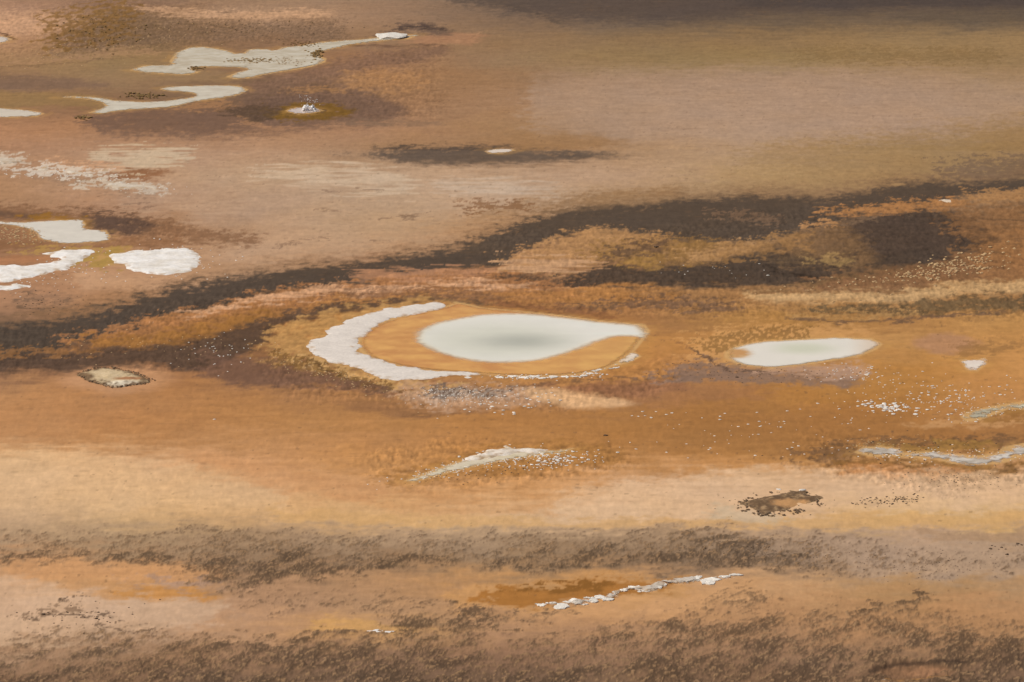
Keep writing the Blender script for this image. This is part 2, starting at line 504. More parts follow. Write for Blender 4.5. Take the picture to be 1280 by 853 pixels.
def line(pts, w, warp=0.7, mott=0.5):
    """thin crack, seam or painted shade line along a pixel polyline; w = half width in photograph pixels of height"""
    P = np.asarray(pts, float)
    x0, x1 = P[:, 0].min() - 20, P[:, 0].max() + 20
    y0, y1 = P[:, 1].min() - 12, P[:, 1].max() + 12
    sel = np.nonzero((PX0 > x0) & (PX0 < x1) & (PY0 > y0) & (PY0 < y1) & FINE)[0]
    x = (PX0 + WPX * warp)[sel] / 2.5
    y = (PY0 + WPY * warp)[sel]
    d = np.full(len(sel), 1e9)
    for (ax, ay), (bx, by) in zip(P[:-1], P[1:]):
        ax, bx = ax / 2.5, bx / 2.5
        ex, ey = bx - ax, by - ay
        t = np.clip(((x - ax) * ex + (y - ay) * ey) / (ex * ex + ey * ey + 1e-9), 0, 1)
        d = np.minimum(d, np.hypot(x - ax - t * ex, y - ay - t * ey))
    v = np.clip(1.2 - d / w, 0, 1)
    return sel, np.clip(v + 0.5 * mott * nM[sel] * (v > 0), 0, 1)


# ---- top of the picture
put(ribbon([(560,-40,2),(640,-40,16),(700,-40,26),(800,-40,28),(880,-40,28),(960,-40,14),(1100,-40,8),(1400,-40,6)], 10, 16, mott=0.15), (84,70,62), 0.8)
put(ribbon([(930,-60,9),(1100,-60,9),(1400,-60,7)], 6, 6), (78,66,60), 0.85)
put(ribbon([(1120,17,25),(1200,18,30),(1400,14,30)], 8, 8, mott=0.3), (98,82,66), 0.7)
put(line([(640,8),(670,18),(700,30)], 2.0), (84,70,60), 0.6)
put(line([(770,10),(800,26),(840,33)], 2.0), (92,76,64), 0.5)
put(ribbon([(640,55,80),(800,48,88),(960,40,78),(1100,45,85),(1400,45,90)], 16, 16, mott=0.3, crisp=.7), (150,119,82), 0.18)
put(ribbon([(1000,60,74),(1100,62,78),(1250,64,76)], 8, 8, mott=0.7, crisp=.3), (128,100,62), 0.5)
put(ribbon([(660,98,165),(760,98,172),(960,88,178),(1120,95,166),(1290,105,150)], 40, 36, warp=1.6), (173,142,117), 0.6)
# north-west bank
put(ribbon([(-40,10,45),(40,20,42),(90,25,42),(120,20,30)], 14, 10, mott=0.3), (202,156,120), 0.75)
put(ribbon([(70,40,72),(110,26,68),(150,14,60),(210,14,48),(262,26,46),(340,22,42),(400,24,50),(430,30,48)], 12, 10, mott=0.5, crisp=.6), (126,99,77), 0.6)
put(ribbon([(60,26,58),(100,14,52),(140,4,48),(165,2,40)], 14, 14, mott=0.9, crisp=.3, n=nC), (136,98,48), 0.75)
put(ribbon([(80,34,62),(150,22,58),(330,25,42),(420,30,50)], 12, 12, mott=1.2, crisp=.2, n=nE), (84,62,40), 0.32)
put(ribbon([(180,8,16),(240,14,22),(330,14,24),(420,13,22)], 7, 6, mott=0.3), (200,156,120), 0.8)
put(ribbon([(-40,76,82),(40,76,80),(90,70,77),(150,60,70),(200,62,68)], 6, 5, mott=0.6), (176,134,98), 0.5)
put(line([(0,41),(12,43),(22,49)], 1.6, mott=.2), (84,54,34), 0.9)
put(line([(-20,84),(60,82),(120,74),(170,72)], 1.2), (120,92,66), 0.6)
put(ribbon([(-40,98,112),(20,96,113),(80,97,112),(140,104,110)], 8, 8), (124,96,78), 0.75)
put(ribbon([(-40,112,136),(60,116,132),(140,122,138)], 8, 8), (150,118,74), 0.7)
put(ribbon([(60,82,92),(150,84,96),(260,88,104),(290,92,106)], 8, 8), (152,120,84), 0.7)
put(ribbon([(110,142,162),(160,140,170),(230,136,170),(300,128,168),(350,112,166),(400,102,158),(460,112,158),(500,130,150)], 14, 16, mott=0.2), (110,84,70), 0.8)
put(ribbon([(300,104,118),(360,92,112),(410,78,104),(460,66,88),(520,60,76),(560,55,66)], 12, 14, mott=0.2), (128,96,76), 0.75)
put(ribbon([(225,128,138),(260,126,138),(300,126,136)], 5, 5, mott=.5), (168,122,82), 0.7)
put(blob(385, 139, 52, 11, mott=.4), (118,84,26), 0.9)
put(blob(320, 142, 36, 10, mott=.4), (84,64,48), 0.75)
put(ribbon([(360,110,116),(430,110,116)], 4, 4, mott=.4), (164,120,78), 0.7)
put(ribbon([(440,92,112),(480,90,112),(530,94,108)], 8, 8, mott=.6, n=nC), (176,128,84), 0.6)
put(ribbon([(468,48,56),(500,30,36),(540,30,40),(562,36,54)], 6, 6, mott=.4), (96,76,66), 0.75)
put(line([(500,36),(530,33),(556,37)], 2.0), (66,52,46), 0.8)
put(ribbon([(510,46,56),(545,44,56),(600,40,54)], 5, 5), (176,126,92), 0.6)
put(line([(440,56),(490,58),(530,57),(560,58)], 1.4), (104,74,56), 0.7)
put(line([(540,60),(585,50),(600,40)], 1.2), (180,134,98), 0.6)
put(ribbon([(450,188,196),(520,184,205),(580,182,207),(640,184,205),(700,190,202),(770,192,199)], 8, 9, mott=.15, ends=90), (74,61,53), 0.95)
put(ribbon([(640,165,190),(700,165,188),(770,172,184)], 10, 10, ends=50), (154,114,74), 0.7)
put(ribbon([(300,146,156),(340,158,163),(380,157,160)], 3, 3, mott=.3), (186,136,96), 0.5)
put(ribbon([(420,150,156),(520,152,158),(560,152,156)], 3, 3, mott=.4), (132,104,82), 0.6)
put(ribbon([(920,192,206),(980,182,212),(1060,176,220),(1140,164,224),(1400,146,236)], 16, 18, mott=.3, crisp=.7), (150,118,76), 0.6)
put(ribbon([(1180,205,222),(1240,198,226),(1400,188,235)], 10, 10, mott=.5), (106,82,62), 0.8)

# ---- the pale plain
put(ribbon([(330,212,226),(400,208,230),(460,210,240),(510,222,245)], 10, 12, mott=.6, n=nS, crisp=.6), (206,180,152), 0.75)
put(ribbon([(545,226,236),(600,226,244),(690,228,242)], 8, 8, mott=.4, n=nS, crisp=.7), (198,176,154), 0.65)
put(ribbon([(150,240,262),(260,240,268),(380,240,262)], 16, 16, mott=.4, n=nS, crisp=.8), (186,152,124), 0.6)
put(line([(498,270),(515,270),(535,264)], 1.6), (120,92,70), 0.7)
for q in [((380,300),(396,298),(415,297)), ((410,237),(425,240)), ((465,275),(490,272),(520,274)), ((470,302),(490,300)), ((405,263),(430,264)), ((440,236),(460,238),(478,238)), ((170,262),(190,258)), ((345,308),(375,303)), ((160,255),(185,252))]:
    put(line(q, 1.1, mott=.8), (122,94,74), 0.6)
put(ribbon([(30,205,216),(60,212,222),(120,222,236),(190,232,244)], 8, 8, mott=.5), (150,118,92), 0.7)
put(ribbon([(110,214,224),(150,214,228),(210,212,222)], 6, 6, mott=.3), (140,92,58), 0.85)
put(ribbon([(120,190,214),(170,188,212),(235,186,198)], 10, 10, mott=.7, n=nS, crisp=.4), (204,180,150), 0.75)
put(ribbon([(60,202,210),(110,204,214),(150,206,214)], 5, 5, mott=.7, crisp=.4), (208,158,120), 0.7)
put(ribbon([(30,209,216),(60,205,217),(100,211,222),(134,216,225)], 5, 4, mott=.9, crisp=.3), (216,198,178), 0.85)
put(ribbon([(105,228,236),(150,225,237),(205,233,241)], 5, 4, mott=.8, crisp=.3), (206,186,164), 0.85)
put(ribbon([(-40,194,208),(10,194,208),(34,198,206)], 5, 4, mott=.7, crisp=.3), (212,192,170), 0.8)
# around the lobed pool and western crusts
put(ribbon([(-60,250,276),(0,256,276),(60,262,274),(120,262,284),(160,264,292),(200,274,296),(250,286,306),(330,296,306)], 10, 10, mott=.35), (128,90,62), 0.8)
put(ribbon([(108,268,284),(140,266,290),(170,270,294),(190,276,290)], 8, 8, mott=.3), (86,66,56), 0.85)
put(ribbon([(-60,264,272),(0,266,272),(50,268,273)], 5, 4), (92,70,58), 0.7)
put(ribbon([(30,268,276),(70,268,275),(112,272,286)], 4, 4, mott=.3), (150,104,38), 0.9)
put(ribbon([(-60,298,312),(0,298,312),(60,304,312),(110,305,310),(160,298,312),(230,296,310)], 7, 6, mott=.3), (140,98,66), 0.8)
put(ribbon([(30,310,318),(110,306,314),(160,308,330),(130,312,330)], 4, 4, mott=.5), (190,150,78), 0.6)
put(ribbon([(96,318,334),(120,314,330),(150,312,334)], 5, 6, mott=.7, n=nC, crisp=.3), (170,136,70), 0.85)
put(ribbon([(-60,318,330),(0,320,330),(40,322,329),(70,323,327)], 4, 4), (176,122,84), 0.8)
put(ribbon([(100,336,362),(180,346,364),(300,338,352),(400,328,344)], 12, 10), (198,154,118), 0.7)
for q in [((10,378),(40,372),(70,378),(85,376)), ((28,384),(60,388)), ((105,383),(125,384)), ((30,362),(36,366))]:
    put(line(q, 1.8, mott=.8), (96,76,60), 0.7)
put(ribbon([(20,360,376),(60,366,384),(100,378,390)], 8, 8, mott=.7, crisp=.4), (140,108,84), 0.5)

put(blob(145, 473, 66, 18, warp=.4, soft=.7), (196,146,106), 0.8)
# ---- the long dark mats
D1 = [(-200,415,455),(0,408,452),(60,403,440),(120,392,424),(170,374,406),(220,360,393),(270,349,381),(330,341,369),(400,335,358),(460,330,349),(520,321,341),(580,306,336),(620,294,334),(650,280,314),(690,266,298),(740,258,286),(800,257,294),(830,253,300),(870,249,304),(920,247,302),(970,246,298),(1030,248,282),(1080,240,268),(1130,230,258),(1180,228,250),(1230,226,242),(1420,218,230)]
fringe = [(x, a - 8, b) for x, a, b in D1]
put(ribbon(fringe, 18, 8, warp=1.1, mott=.12), (128,98,72), 0.75)
put(ribbon(D1, 9, 6, mott=.13), (77,65,55), 0.94)
put(ribbon([(600,262,275),(650,252,266),(720,244,260),(800,238,252),(860,238,248)], 8, 10, mott=.3, crisp=.7), (150,114,78), 0.6)
put(ribbon([(590,255,266),(640,252,262),(660,256,262)], 6, 6, mott=.8, crisp=.3), (130,90,58), 0.7)
put(ribbon([(570,337,346),(600,338,349),(640,340,357),(700,345,359),(740,340,358),(760,331,358),(800,333,357),(840,329,357),(880,330,358),(920,320,358),(960,310,357),(990,302,353),(1020,322,350),(1060,300,342),(1100,262,336),(1150,258,330),(1200,266,318),(1245,292,310)], 8, 6, mott=.2), (72,59,49), 0.93)
put(ribbon([(1040,280,330),(1100,268,320),(1160,268,312),(1210,280,306)], 14, 14, mott=.2), (80,63,51), 0.8)
# tan and olive mats between
put(ribbon([(630,324,338),(680,304,337),(720,290,336),(770,286,322),(815,292,312),(850,298,306)], 8, 8, mott=.5), (178,132,86), 0.85)
put(ribbon([(630,322,338),(690,320,338),(750,326,336)], 6, 6, mott=.6, n=nS), (198,154,116), 0.8)
put(ribbon([(740,306,322),(800,300,330),(860,300,330),(910,304,322)], 8, 8, mott=.5), (146,108,60), 0.85)
put(ribbon([(790,312,334),(820,318,338)], 5, 5, mott=.4), (160,120,66), 0.8)
put(ribbon([(770,312,326),(800,304,318),(840,302,312)], 6, 6, mott=.6), (98,74,58), 0.8)
put(ribbon([(850,320,328),(890,308,326),(920,302,320),(960,297,306),(1000,290,300)], 5, 5, mott=.4), (172,130,86), 0.9)
put(ribbon([(960,296,316),(1000,290,330),(1050,280,334),(1090,300,338)], 10, 12, mott=.4, crisp=.6), (128,96,64), 0.75)
put(ribbon([(900,310,330),(960,300,318),(1010,292,312)], 8, 8, mott=.9, n=nC, crisp=.3), (160,118,72), 0.6)
put(ribbon([(960,318,326),(1000,322,332),(1060,326,330)], 5, 5, mott=.5), (90,72,54), 0.7)
put(ribbon([(1020,320,332),(1060,322,330)], 5, 5, mott=.6), (168,134,84), 0.6)
put(ribbon([(890,264,272),(930,266,276),(970,270,280)], 5, 5, mott=.9, crisp=.25), (130,100,76), 0.55)
put(ribbon([(1035,262,270),(1090,256,266),(1130,251,263),(1190,249,261),(1222,252,256)], 5, 5, mott=.4), (172,120,72), 0.9)
put(ribbon([(1020,276,283),(1050,278,284)], 4, 4, mott=.7, crisp=.3), (184,134,86), 0.7)
put(ribbon([(1215,240,252),(1250,238,252),(1400,230,248)], 6, 6, mott=.4), (172,126,80), 0.85)
put(ribbon([(1180,262,276),(1220,258,330),(1260,256,330),(1400,256,330)], 12, 14, mott=.4), (134,94,58), 0.7)
put(line([(1160,272),(1210,273),(1290,276)], 1.6), (90,66,46), 0.6)
put(line([(960,330),(985,341),(1020,348)], 1.8, mott=.6), (52,40,30), 0.9)
put(ribbon([(1020,352,366),(1100,340,364),(1160,332,356),(1240,318,350),(1290,312,340)], 8, 8, mott=.3), (130,92,62), 0.8)
put(ribbon([(1230,300,345),(1290,290,350),(1400,290,350)], 12, 12, mott=.4), (160,112,68), 0.6)
# tan and orange ribbons above the main pool
put(ribbon([(90,420,434),(160,404,422),(240,390,404),(330,369,388),(420,356,372),(500,345,368),(580,342,362),(640,344,362),(720,356,372)], 9, 9, mott=.45, ends=60), (170,116,72), 0.8)
put(ribbon([(225,392,398),(262,385,392),(330,371,379),(420,358,368),(500,355,363),(580,349,358),(640,354,361),(690,358,362)], 6, 6, mott=.35, n=nS, ends=70), (210,162,124), 0.75)
put(ribbon([(440,340,352),(500,338,350),(560,336,346),(620,336,342)], 5, 6, mott=.5, n=nS), (186,134,98), 0.7)
D2 = [(-200,430,470),(0,440,466),(60,438,464),(100,440,462),(160,436,458),(200,430,458),(240,422,464),(280,412,456),(320,400,428),(360,388,404),(420,380,391),(480,374,383),(530,370,378),(580,372,377),(620,378,383),(660,384,387)]
put(ribbon(D2, 7, 9, mott=.18), (84,65,52), 0.9)
put(ribbon([(110,420,436),(180,420,434),(240,412,426),(290,398,412),(340,386,394)], 7, 7, mott=.4), (158,108,52), 0.75)
put(ribbon([(0,436,446),(60,436,444),(120,432,444)], 6, 6, mott=.8, crisp=.3), (150,104,60), 0.6)
put(ribbon([(420,363,372),(500,362,370),(580,362,374),(640,366,380),(720,374,388)], 6, 6, mott=.6), (128,92,66), 0.7)
put(ribbon([(620,360,376),(700,360,378),(780,360,376),(840,362,372)], 7, 7, mott=.4, n=nS), (178,122,66), 0.6)
put(ribbon([(700,384,392),(745,380,390),(800,374,386),(850,368,386),(900,376,390),(930,384,390)], 6, 6, mott=.6), (112,84,64), 0.8)
put(ribbon([(620,376,388),(700,384,396),(760,390,400)], 5, 4, mott=.4), (140,92,56), 0.7)
put(ribbon([(930,364,374),(1000,365,377),(1100,364,378),(1180,357,373),(1240,351,367),(1400,340,356)], 8, 8, mott=.12), (196,157,110), 0.85)
put(ribbon([(1010,384,392),(1080,383,396),(1150,378,396),(1220,372,390),(1400,362,384)], 9, 6, mott=.35), (98,80,56), 0.85)
put(ribbon([(1000,394,400),(1080,394,402),(1150,390,398)], 5, 5, mott=.8, crisp=.3), (180,136,84), 0.6)
put(line([(990,399),(1050,403),(1110,403),(1160,398),(1250,390)], 2.2), (100,76,60), 0.8)
# ---- ring of ochre crust round the main pool
put(ribbon([(320,432,456),(345,412,458),(400,392,470),(460,384,484),(500,380,492),(560,374,378)], 9, 8, mott=.4, n=nC), (188,142,86), 0.8)
put(ribbon([(360,440,452),(410,452,468),(460,470,484),(520,478,494),(570,480,496)], 5, 5, mott=.9, n=nC, crisp=.25), (204,160,104), 0.7)
put(ribbon([(330,440,460),(370,446,466),(420,462,480),(470,478,490)], 4, 4, mott=1.2, n=nE, crisp=.2), (110,78,36), 0.7)
put(line([(372,446),(390,454),(420,466),(440,478),(480,486),(520,496)], 1.6, mott=.8), (88,62,34), 0.8)  # shadow line beneath the ring's left side, painted into the pigment
put(ribbon([(250,438,472),(310,448,480),(370,462,484),(430,476,488),(490,488,496)], 12, 8, mott=.2), (116,84,66), 0.85)
put(ribbon([(430,500,514),(480,504,520),(540,508,520),(620,512,518)], 9, 7), (148,104,68), 0.7)
put(line([(500,516),(545,519),(600,517)], 1.6, mott=.2), (124,86,56), 0.6)
put(ribbon([(500,482,500),(560,484,512),(640,480,512),(690,488,502)], 9, 8, mott=.3), (186,146,114), 0.8)
put(blob(558, 492, 24, 7, mott=.5), (112,94,82), 0.9)
put(ribbon([(590,490,498),(615,486,496),(650,482,488)], 5, 4, mott=.6), (104,82,66), 0.85)
put(ribbon([(540,492,504),(600,490,502),(640,484,496)], 4, 4, mott=1.3, n=nE, crisp=.2), (222,206,190), 0.22)
put(ribbon([(640,470,478),(700,472,482),(760,464,482),(830,452,474)], 6, 8, mott=.4), (184,128,72), 0.7)
put(ribbon([(650,478,486),(690,476,486)], 5, 5), (140,96,66), 0.7)
put(ribbon([(655,484,496),(690,486,506),(730,492,511),(770,496,508),(792,500,506)], 10, 8, warp=.3), (220,174,128), 0.9)
put(ribbon([(705,482,490),(740,478,494),(800,474,494),(860,474,490)], 7, 10, warp=.6), (146,100,70), 0.85)
put(line([(640,482),(700,478),(760,472),(830,470),(900,472)], 1.6, mott=.8), (110,82,60), 0.7)
# second pool
put(ribbon([(860,420,458),(900,412,462),(960,408,426),(1040,408,424),(1090,412,424)], 9, 9, mott=.3), (206,152,94), 0.7)
put(ribbon([(880,424,440),(910,416,436),(950,412,428),(1000,410,425)], 5, 5, mott=1.0, n=nE, crisp=.25), (134,98,52), 0.7)
put(ribbon([(815,466,474),(850,456,474),(900,452,477),(960,460,482),(1020,464,484),(1080,462,478)], 7, 6, mott=.4), (136,108,90), 0.88)
put(ribbon([(960,456,468),(1040,456,474),(1090,452,470)], 6, 6, mott=.4), (190,150,122), 0.7)
put(line([(862,436),(880,444),(890,454),(915,462),(960,464)], 1.5, mott=.4), (96,72,56), 0.9)
put(line([(845,428),(862,436)], 1.2), (130,92,60), 0.6)
put(blob(1180, 430, 40, 13, warp=.5), (176,130,98), 0.75)
put(ribbon([(1200,434,446),(1240,430,442),(1270,428,438)], 7, 7, mott=.5), (140,102,62), 0.6)
put(ribbon([(1000,440,456),(1060,446,456),(1105,434,444),(1150,440,460)], 8, 8), (182,130,74), 0.7)
put(ribbon([(780,494,505),(840,478,506),(900,480,500),(960,486,498)], 12, 12), (160,112,76), 0.5)
put(ribbon([(820,520,560),(920,508,566),(1020,512,572),(1120,520,556),(1200,528,552)], 18, 18, mott=.2), (160,112,64), 0.55)
# ---- right-hand runnels
put(ribbon([(1140,526,532),(1200,524,534),(1280,518,530)], 6, 5), (196,146,96), 0.8)
put(ribbon([(1230,518,528),(1260,508,526),(1300,508,530)], 5, 5, mott=.6), (150,104,54), 0.85)
put(ribbon([(1000,566,578),(1050,556,580),(1100,550,560),(1180,548,560),(1280,544,556)], 9, 8, mott=.4), (112,82,56), 0.8)
put(ribbon([(1050,572,582),(1110,574,586),(1180,578,590),(1260,578,590),(1300,575,585)], 6, 6, mott=.5), (134,94,48), 0.85)
put(ribbon([(1050,580,592),(1150,584,598),(1220,586,600)], 8, 8), (190,126,72), 0.7)
put(ribbon([(1110,556,568),(1180,552,564),(1240,552,562)], 5, 5, mott=.4), (156,116,58), 0.7)
put(ribbon([(1000,578,590),(900,572,584),(820,578,590)], 10, 10), (196,140,86), 0.5)
put(ribbon([(1150,590,606),(1200,592,614),(1260,588,602)], 8, 8, mott=1.2, n=nE, crisp=.15), (134,100,64), 0.6)
# mid runnel
put(ribbon([(470,598,612),(520,586,608),(580,570,606),(640,554,598),(700,550,586),(770,560,582)], 8, 8, mott=.4), (166,116,62), 0.75)
put(ribbon([(480,604,640),(560,600,650),(680,594,640),(760,586,620)], 16, 16), (204,150,98), 0.5)
# pale belts
put(ribbon([(-60,566,640),(120,572,640),(260,584,640),(360,612,640)], 16, 24), (218,178,134), 0.55)
put(ribbon([(700,622,650),(800,600,650),(900,590,650),(1020,586,640),(1400,596,640)], 14, 14), (218,180,142), 0.6)
put(ribbon([(330,634,648),(500,644,656),(700,648,658),(900,650,660),(1060,642,660),(1300,640,660)], 8, 8), (210,164,108), 0.7)
put(ribbon([(890,632,650),(930,636,654),(980,642,652)], 8, 8), (200,176,146), 0.7)
put(ribbon([(1080,618,640),(1160,616,634),(1200,620,630)], 8, 8), (216,176,132), 0.5)
put(ribbon([(240,560,590),(340,580,608),(420,596,626),(470,606,632)], 14, 14), (202,146,98), 0.5)
# bottom
put(ribbon([(0,700,728),(120,700,726),(220,704,728),(300,708,722)], 10, 10, mott=.2), (206,152,104), 0.75)
put(ribbon([(150,734,744),(190,735,750),(230,736,750),(262,736,748)], 8, 8, mott=.1), (198,138,72), 0.8)
put(ribbon([(170,724,734),(230,724,736),(290,720,732)], 5, 5, mott=.2), (170,138,118), 0.7)
put(ribbon([(560,734,760),(640,730,760),(700,722,760),(780,718,756),(860,718,740)], 10, 10), (200,148,92), 0.6)
put(ribbon([(600,740,754),(650,732,757),(700,729,755),(760,727,746),(820,723,734),(858,720,727)], 7, 5, mott=.12), (164,108,48), 0.9)
put(ribbon([(650,732,742),(690,731,742),(760,729,736)], 4, 4, mott=.5), (120,80,34), 0.7)
put(ribbon([(395,776,794),(430,776,796),(480,778,790),(520,782,790)], 12, 8, mott=.05), (208,158,96), 0.7)
put(ribbon([(680,755,775),(760,748,772),(860,738,764),(960,726,750)], 12, 12), (206,156,108), 0.5)
put(ribbon([(-60,722,780),(0,720,800),(80,740,800),(200,752,790),(280,750,770)], 14, 20), (208,172,140), 0.6)
put(ribbon([(1000,672,690),(1080,672,720),(1180,680,722),(1300,690,720)], 12, 16), (182,152,126), 0.7)
put(ribbon([(1160,664,674),(1300,664,680)], 6, 6), (166,132,100), 0.6)
put(ribbon([(38,770,776),(60,764,772),(95,758,768),(110,764,769)], 4, 4, mott=.7, crisp=.4), (128,100,76), 0.75)
for q in [((40,777),(52,772),(82,770),(108,769)), ((118,772),(128,782),(150,790)), ((150,778),(140,770)), ((92,752),(112,745)), ((80,758),(95,752)), ((160,792),(185,788))]:
    put(line(q, 1.6, mott=.7), (86,66,50), 0.75)

# ---- dark tufted mats in front: their own growth pattern, raised a few centimetres
UU, VV = GX * 0.55 + GY * 0.83, -GX * 0.83 + GY * 0.55
tf = fbm(UU / 0.42, VV / 0.15, 3, 41, 0.6)
tf2 = fbm(UU / 1.7, VV / 0.8, 3, 47, 0.6)
tf, tf2 = tf / tf.std(), tf2 / tf2.std()
dens = np.zeros(len(GX))


def mat_zone(pts, d, st, sb, ends=60):
    sl, mk = ribbon(pts, st, sb, warp=1.5, ends=ends)
    dens[sl] = np.maximum(dens[sl], d * mk)


mat_zone([(-200,668,706),(80,668,706),(240,666,712),(400,668,722),(560,670,712),(720,666,712),(880,664,710),(1020,670,718),(1160,684,712)], 0.45, 30, 14)
mat_zone([(-200,690,704),(100,690,703),(240,692,714),(290,690,728),(350,690,732),(420,692,726),(480,694,714),(560,690,708)], 0.85, 22, 12)
mat_zone([(250,704,732),(320,700,734),(390,704,728),(430,708,722)], 0.95, 14, 14)
mat_zone([(600,688,710),(700,690,712),(800,684,704),(900,682,708),(980,684,714),(1040,700,714)], 0.85, 20, 10)
mat_zone([(840,672,706),(900,668,708),(980,672,712)], 0.8, 18, 10)
mat_zone([(1020,684,720),(1150,690,720),(1240,690,715),(1320,690,715)], 0.25, 14, 14)
mat_zone([(490,770,786),(540,758,792),(600,760,790),(650,762,780),(720,758,768)], 0.9, 10, 10)
mat_zone([(300,735,762),(420,738,764),(520,740,768)], 0.3, 16, 16)
mat_zone([(-200,812,1300),(20,806,1300),(120,792,1300),(220,800,1300),(330,796,1300),(420,798,1300),(500,797,1300),(560,786,1300),(640,808,1300),(740,792,1300),(800,772,1300),(860,766,1300),(960,772,1300),(1040,764,1300),(1110,760,1300),(1200,780,1300),(1500,780,1300)], 0.62, 34, 20)
mat_zone([(-200,835,1300),(200,828,1300),(330,802,1300),(520,806,1300),(620,835,1300),(760,820,1300),(900,800,1300),(1100,800,1300),(1200,792,1300),(1500,800,1300)], 0.85, 44, 20)
mat_zone([(250,798,838),(330,796,834),(420,796,836),(530,792,826),(560,795,815)], 0.95, 16, 30)
mat_zone([(780,775,845),(860,770,840),(960,775,840),(1000,790,840)], 0.8, 26, 30)
mat_zone([(1140,800,852),(1180,792,870),(1240,790,870),(1500,795,900)], 1.0, 26, 20)
mat_zone([(1030,768,778),(1080,764,776),(1120,750,768),(1150,742,754),(1180,742,750)], 0.95, 9, 9, 30)
mat_zone([(880,742,768),(940,738,762),(980,742,756)], 0.5, 14, 14, 30)
mat_zone([(60,790,830),(160,786,820),(260,790,815)], 0.55, 24, 24)
dn = np.clip(dens * (1 + 0.22 * tf2), 0, 1.1)
tuft = sstep(0.25, 1.15, dn + 0.30 * tf + 0.10 * tf2) * sstep(0.02, 0.25, dn)
put(dn, (118,94,72), 0.34)
put(tuft, (78,61,46), 0.74)
put(sstep(0.5, 1.6, tf) * sstep(0.15, 0.6, dn), (186,146,106), 0.5)
Z += np.where(FINE, 1, 0) * (0.022 * tuft + 0.006 * tf * dn)
# small crater at the lower right
pit = blob(1137, 838, 40, 12, warp=.4, soft=.5)
put(pit, (138,102,74), 0.8)
put(line([(1090,842),(1100,834),(1130,829),(1165,826),(1200,828)], 3.0, warp=.3, mott=.3), (76,58,45), 0.85)
put(blob(1150, 838, 26, 5, warp=.4), (176,128,92), 0.55)
put(line([(1110,850),(1150,850),(1185,844)], 1.6, warp=.3), (168,122,72), 0.7)
Z[pit[0]] -= 0.07 * pit[1]
# dark flecks everywhere (twigs, crumbs, wet cracks)
fl = fbm(GX / 0.30, GY / 0.34, 2, 53)
put(sstep(0.70, 0.85, fl + 0.3 * nA) * 0.8, (104,80,60), 0.5)
fl2 = fbm(GX / 0.75, GY / 0.22, 2, 59)
put(sstep(0.5, 0.8, fl2 + 0.3 * nB) * (PY0 < 640), (120,90,64), 0.22)

# ---- grain, streaks and patchy tone of the mats themselves
gran = np.full(len(GX), 0.22)
for pts, g in [([(-60,8,80),(160,0,66),(430,8,56)], 0.75), ([(120,390,430),(330,355,400),(640,335,395),(900,340,400),(1300,340,400)], 1.1),
               ([(320,395,470),(380,380,500),(560,470,512),(700,468,515),(860,440,485)], 1.0),
               ([(600,285,340),(800,285,335),(1000,255,350),(1400,240,345)], 0.9), ([(460,560,615),(600,550,612),(780,550,590)], 1.2),
               ([(1000,540,590),(1150,545,612),(1400,545,600)], 1.2), ([(-200,395,470),(150,410,470),(300,390,470)], 0.9),
               ([(100,268,305),(250,280,330),(60,300,370)], 0.8), ([(300,90,160),(420,70,150),(560,50,150)], 0.8)]:
    sl, mk = ribbon(pts, 20, 20, ends=60)
    gran[sl] = np.maximum(gran[sl], g * mk)
tone = 1 + gran * (0.075 * nK + 0.065 * nM + 0.03 * nE) + 0.022 * nS + 0.04 * nA
C *= np.clip(tone, 0.55, 1.5)[:, None]
C[:, 0] *= 1 + 0.025 * nB
C[:, 2] *= 1 - 0.05 * nB

# ---- basins of the pools: flat shores and sunk floors
flat = np.zeros(len(GX))
basin = np.zeros(len(GX))
for poly in WATERS + CRUSTS + [P_ISLAND, P_MOUND, P_RIDGE]:
    gp = gpoly(poly)
    x0, y0 = gp.min(0) - 2.5
    x1, y1 = gp.max(0) + 2.5
    sel = np.nonzero((GX > x0) & (GX < x1) & (GY > y0) & (GY < y1))[0]
    d = poly_sd(GX[sel], GY[sel], gp)
    flat[sel] = np.maximum(flat[sel], sstep(-2.0, -0.15, d))
    if any(poly is w for w in WATERS):
        basin[sel] = np.maximum(basin[sel], sstep(0.1, 0.8, d))
        rim = sstep(-0.55, -0.1, d) * (1 - sstep(-0.05, 0.1, d))
        k = (rim * 0.30 * np.clip(0.5 + .5 * nM[sel], 0, 1))[:, None]
        C[sel] = C[sel] * (1 - k) + lin((196, 146, 76))[None] * k
        k = (sstep(0.0, 0.12, d) * 0.85)[:, None]
        C[sel] = C[sel] * (1 - k) + lin((208, 164, 106))[None] * k
        WET[sel] = np.maximum(WET[sel], sstep(-0.5, 0.0, d) * 0.8)
Z += 0.004 * nG + (0.009 * gran * nK + 0.004 * nM) * np.where(FINE, 1, 0)
Z = Z * (1 - flat) - 0.006 * flat - 0.03 * basin
Z = np.where(FINE, Z, np.minimum(Z, 0.0))

nv = len(GX)
ncol, nrow = len(s_all), len(y_all)
me = bpy.data.meshes.new("ground")
me.vertices.add(nv)
me.vertices.foreach_set("co", np.stack([GX, GY, Z], 1).astype(np.float32).ravel())
ii = (np.arange(nrow - 1)[:, None] * ncol + np.arange(ncol - 1)[None]).ravel()
quads = np.stack([ii, ii + 1, ii + 1 + ncol, ii + ncol], 1).astype(np.int32)
me.loops.add(quads.size)
me.loops.foreach_set("vertex_index", quads.ravel())
me.polygons.add(len(quads))
me.polygons.foreach_set("loop_start", np.arange(0, quads.size, 4, dtype=np.int32))
me.polygons.foreach_set("use_smooth", np.ones(len(quads), bool))
me.update(calc_edges=True)
me.materials.append(MAT_GROUND)
set_attr(me, "pigment", np.clip(C / LIGHT[None], 0.005, 0.86))
set_attr(me, "wetness", np.clip(WET, 0, 1))
ground = bpy.data.objects.new("ground", me)
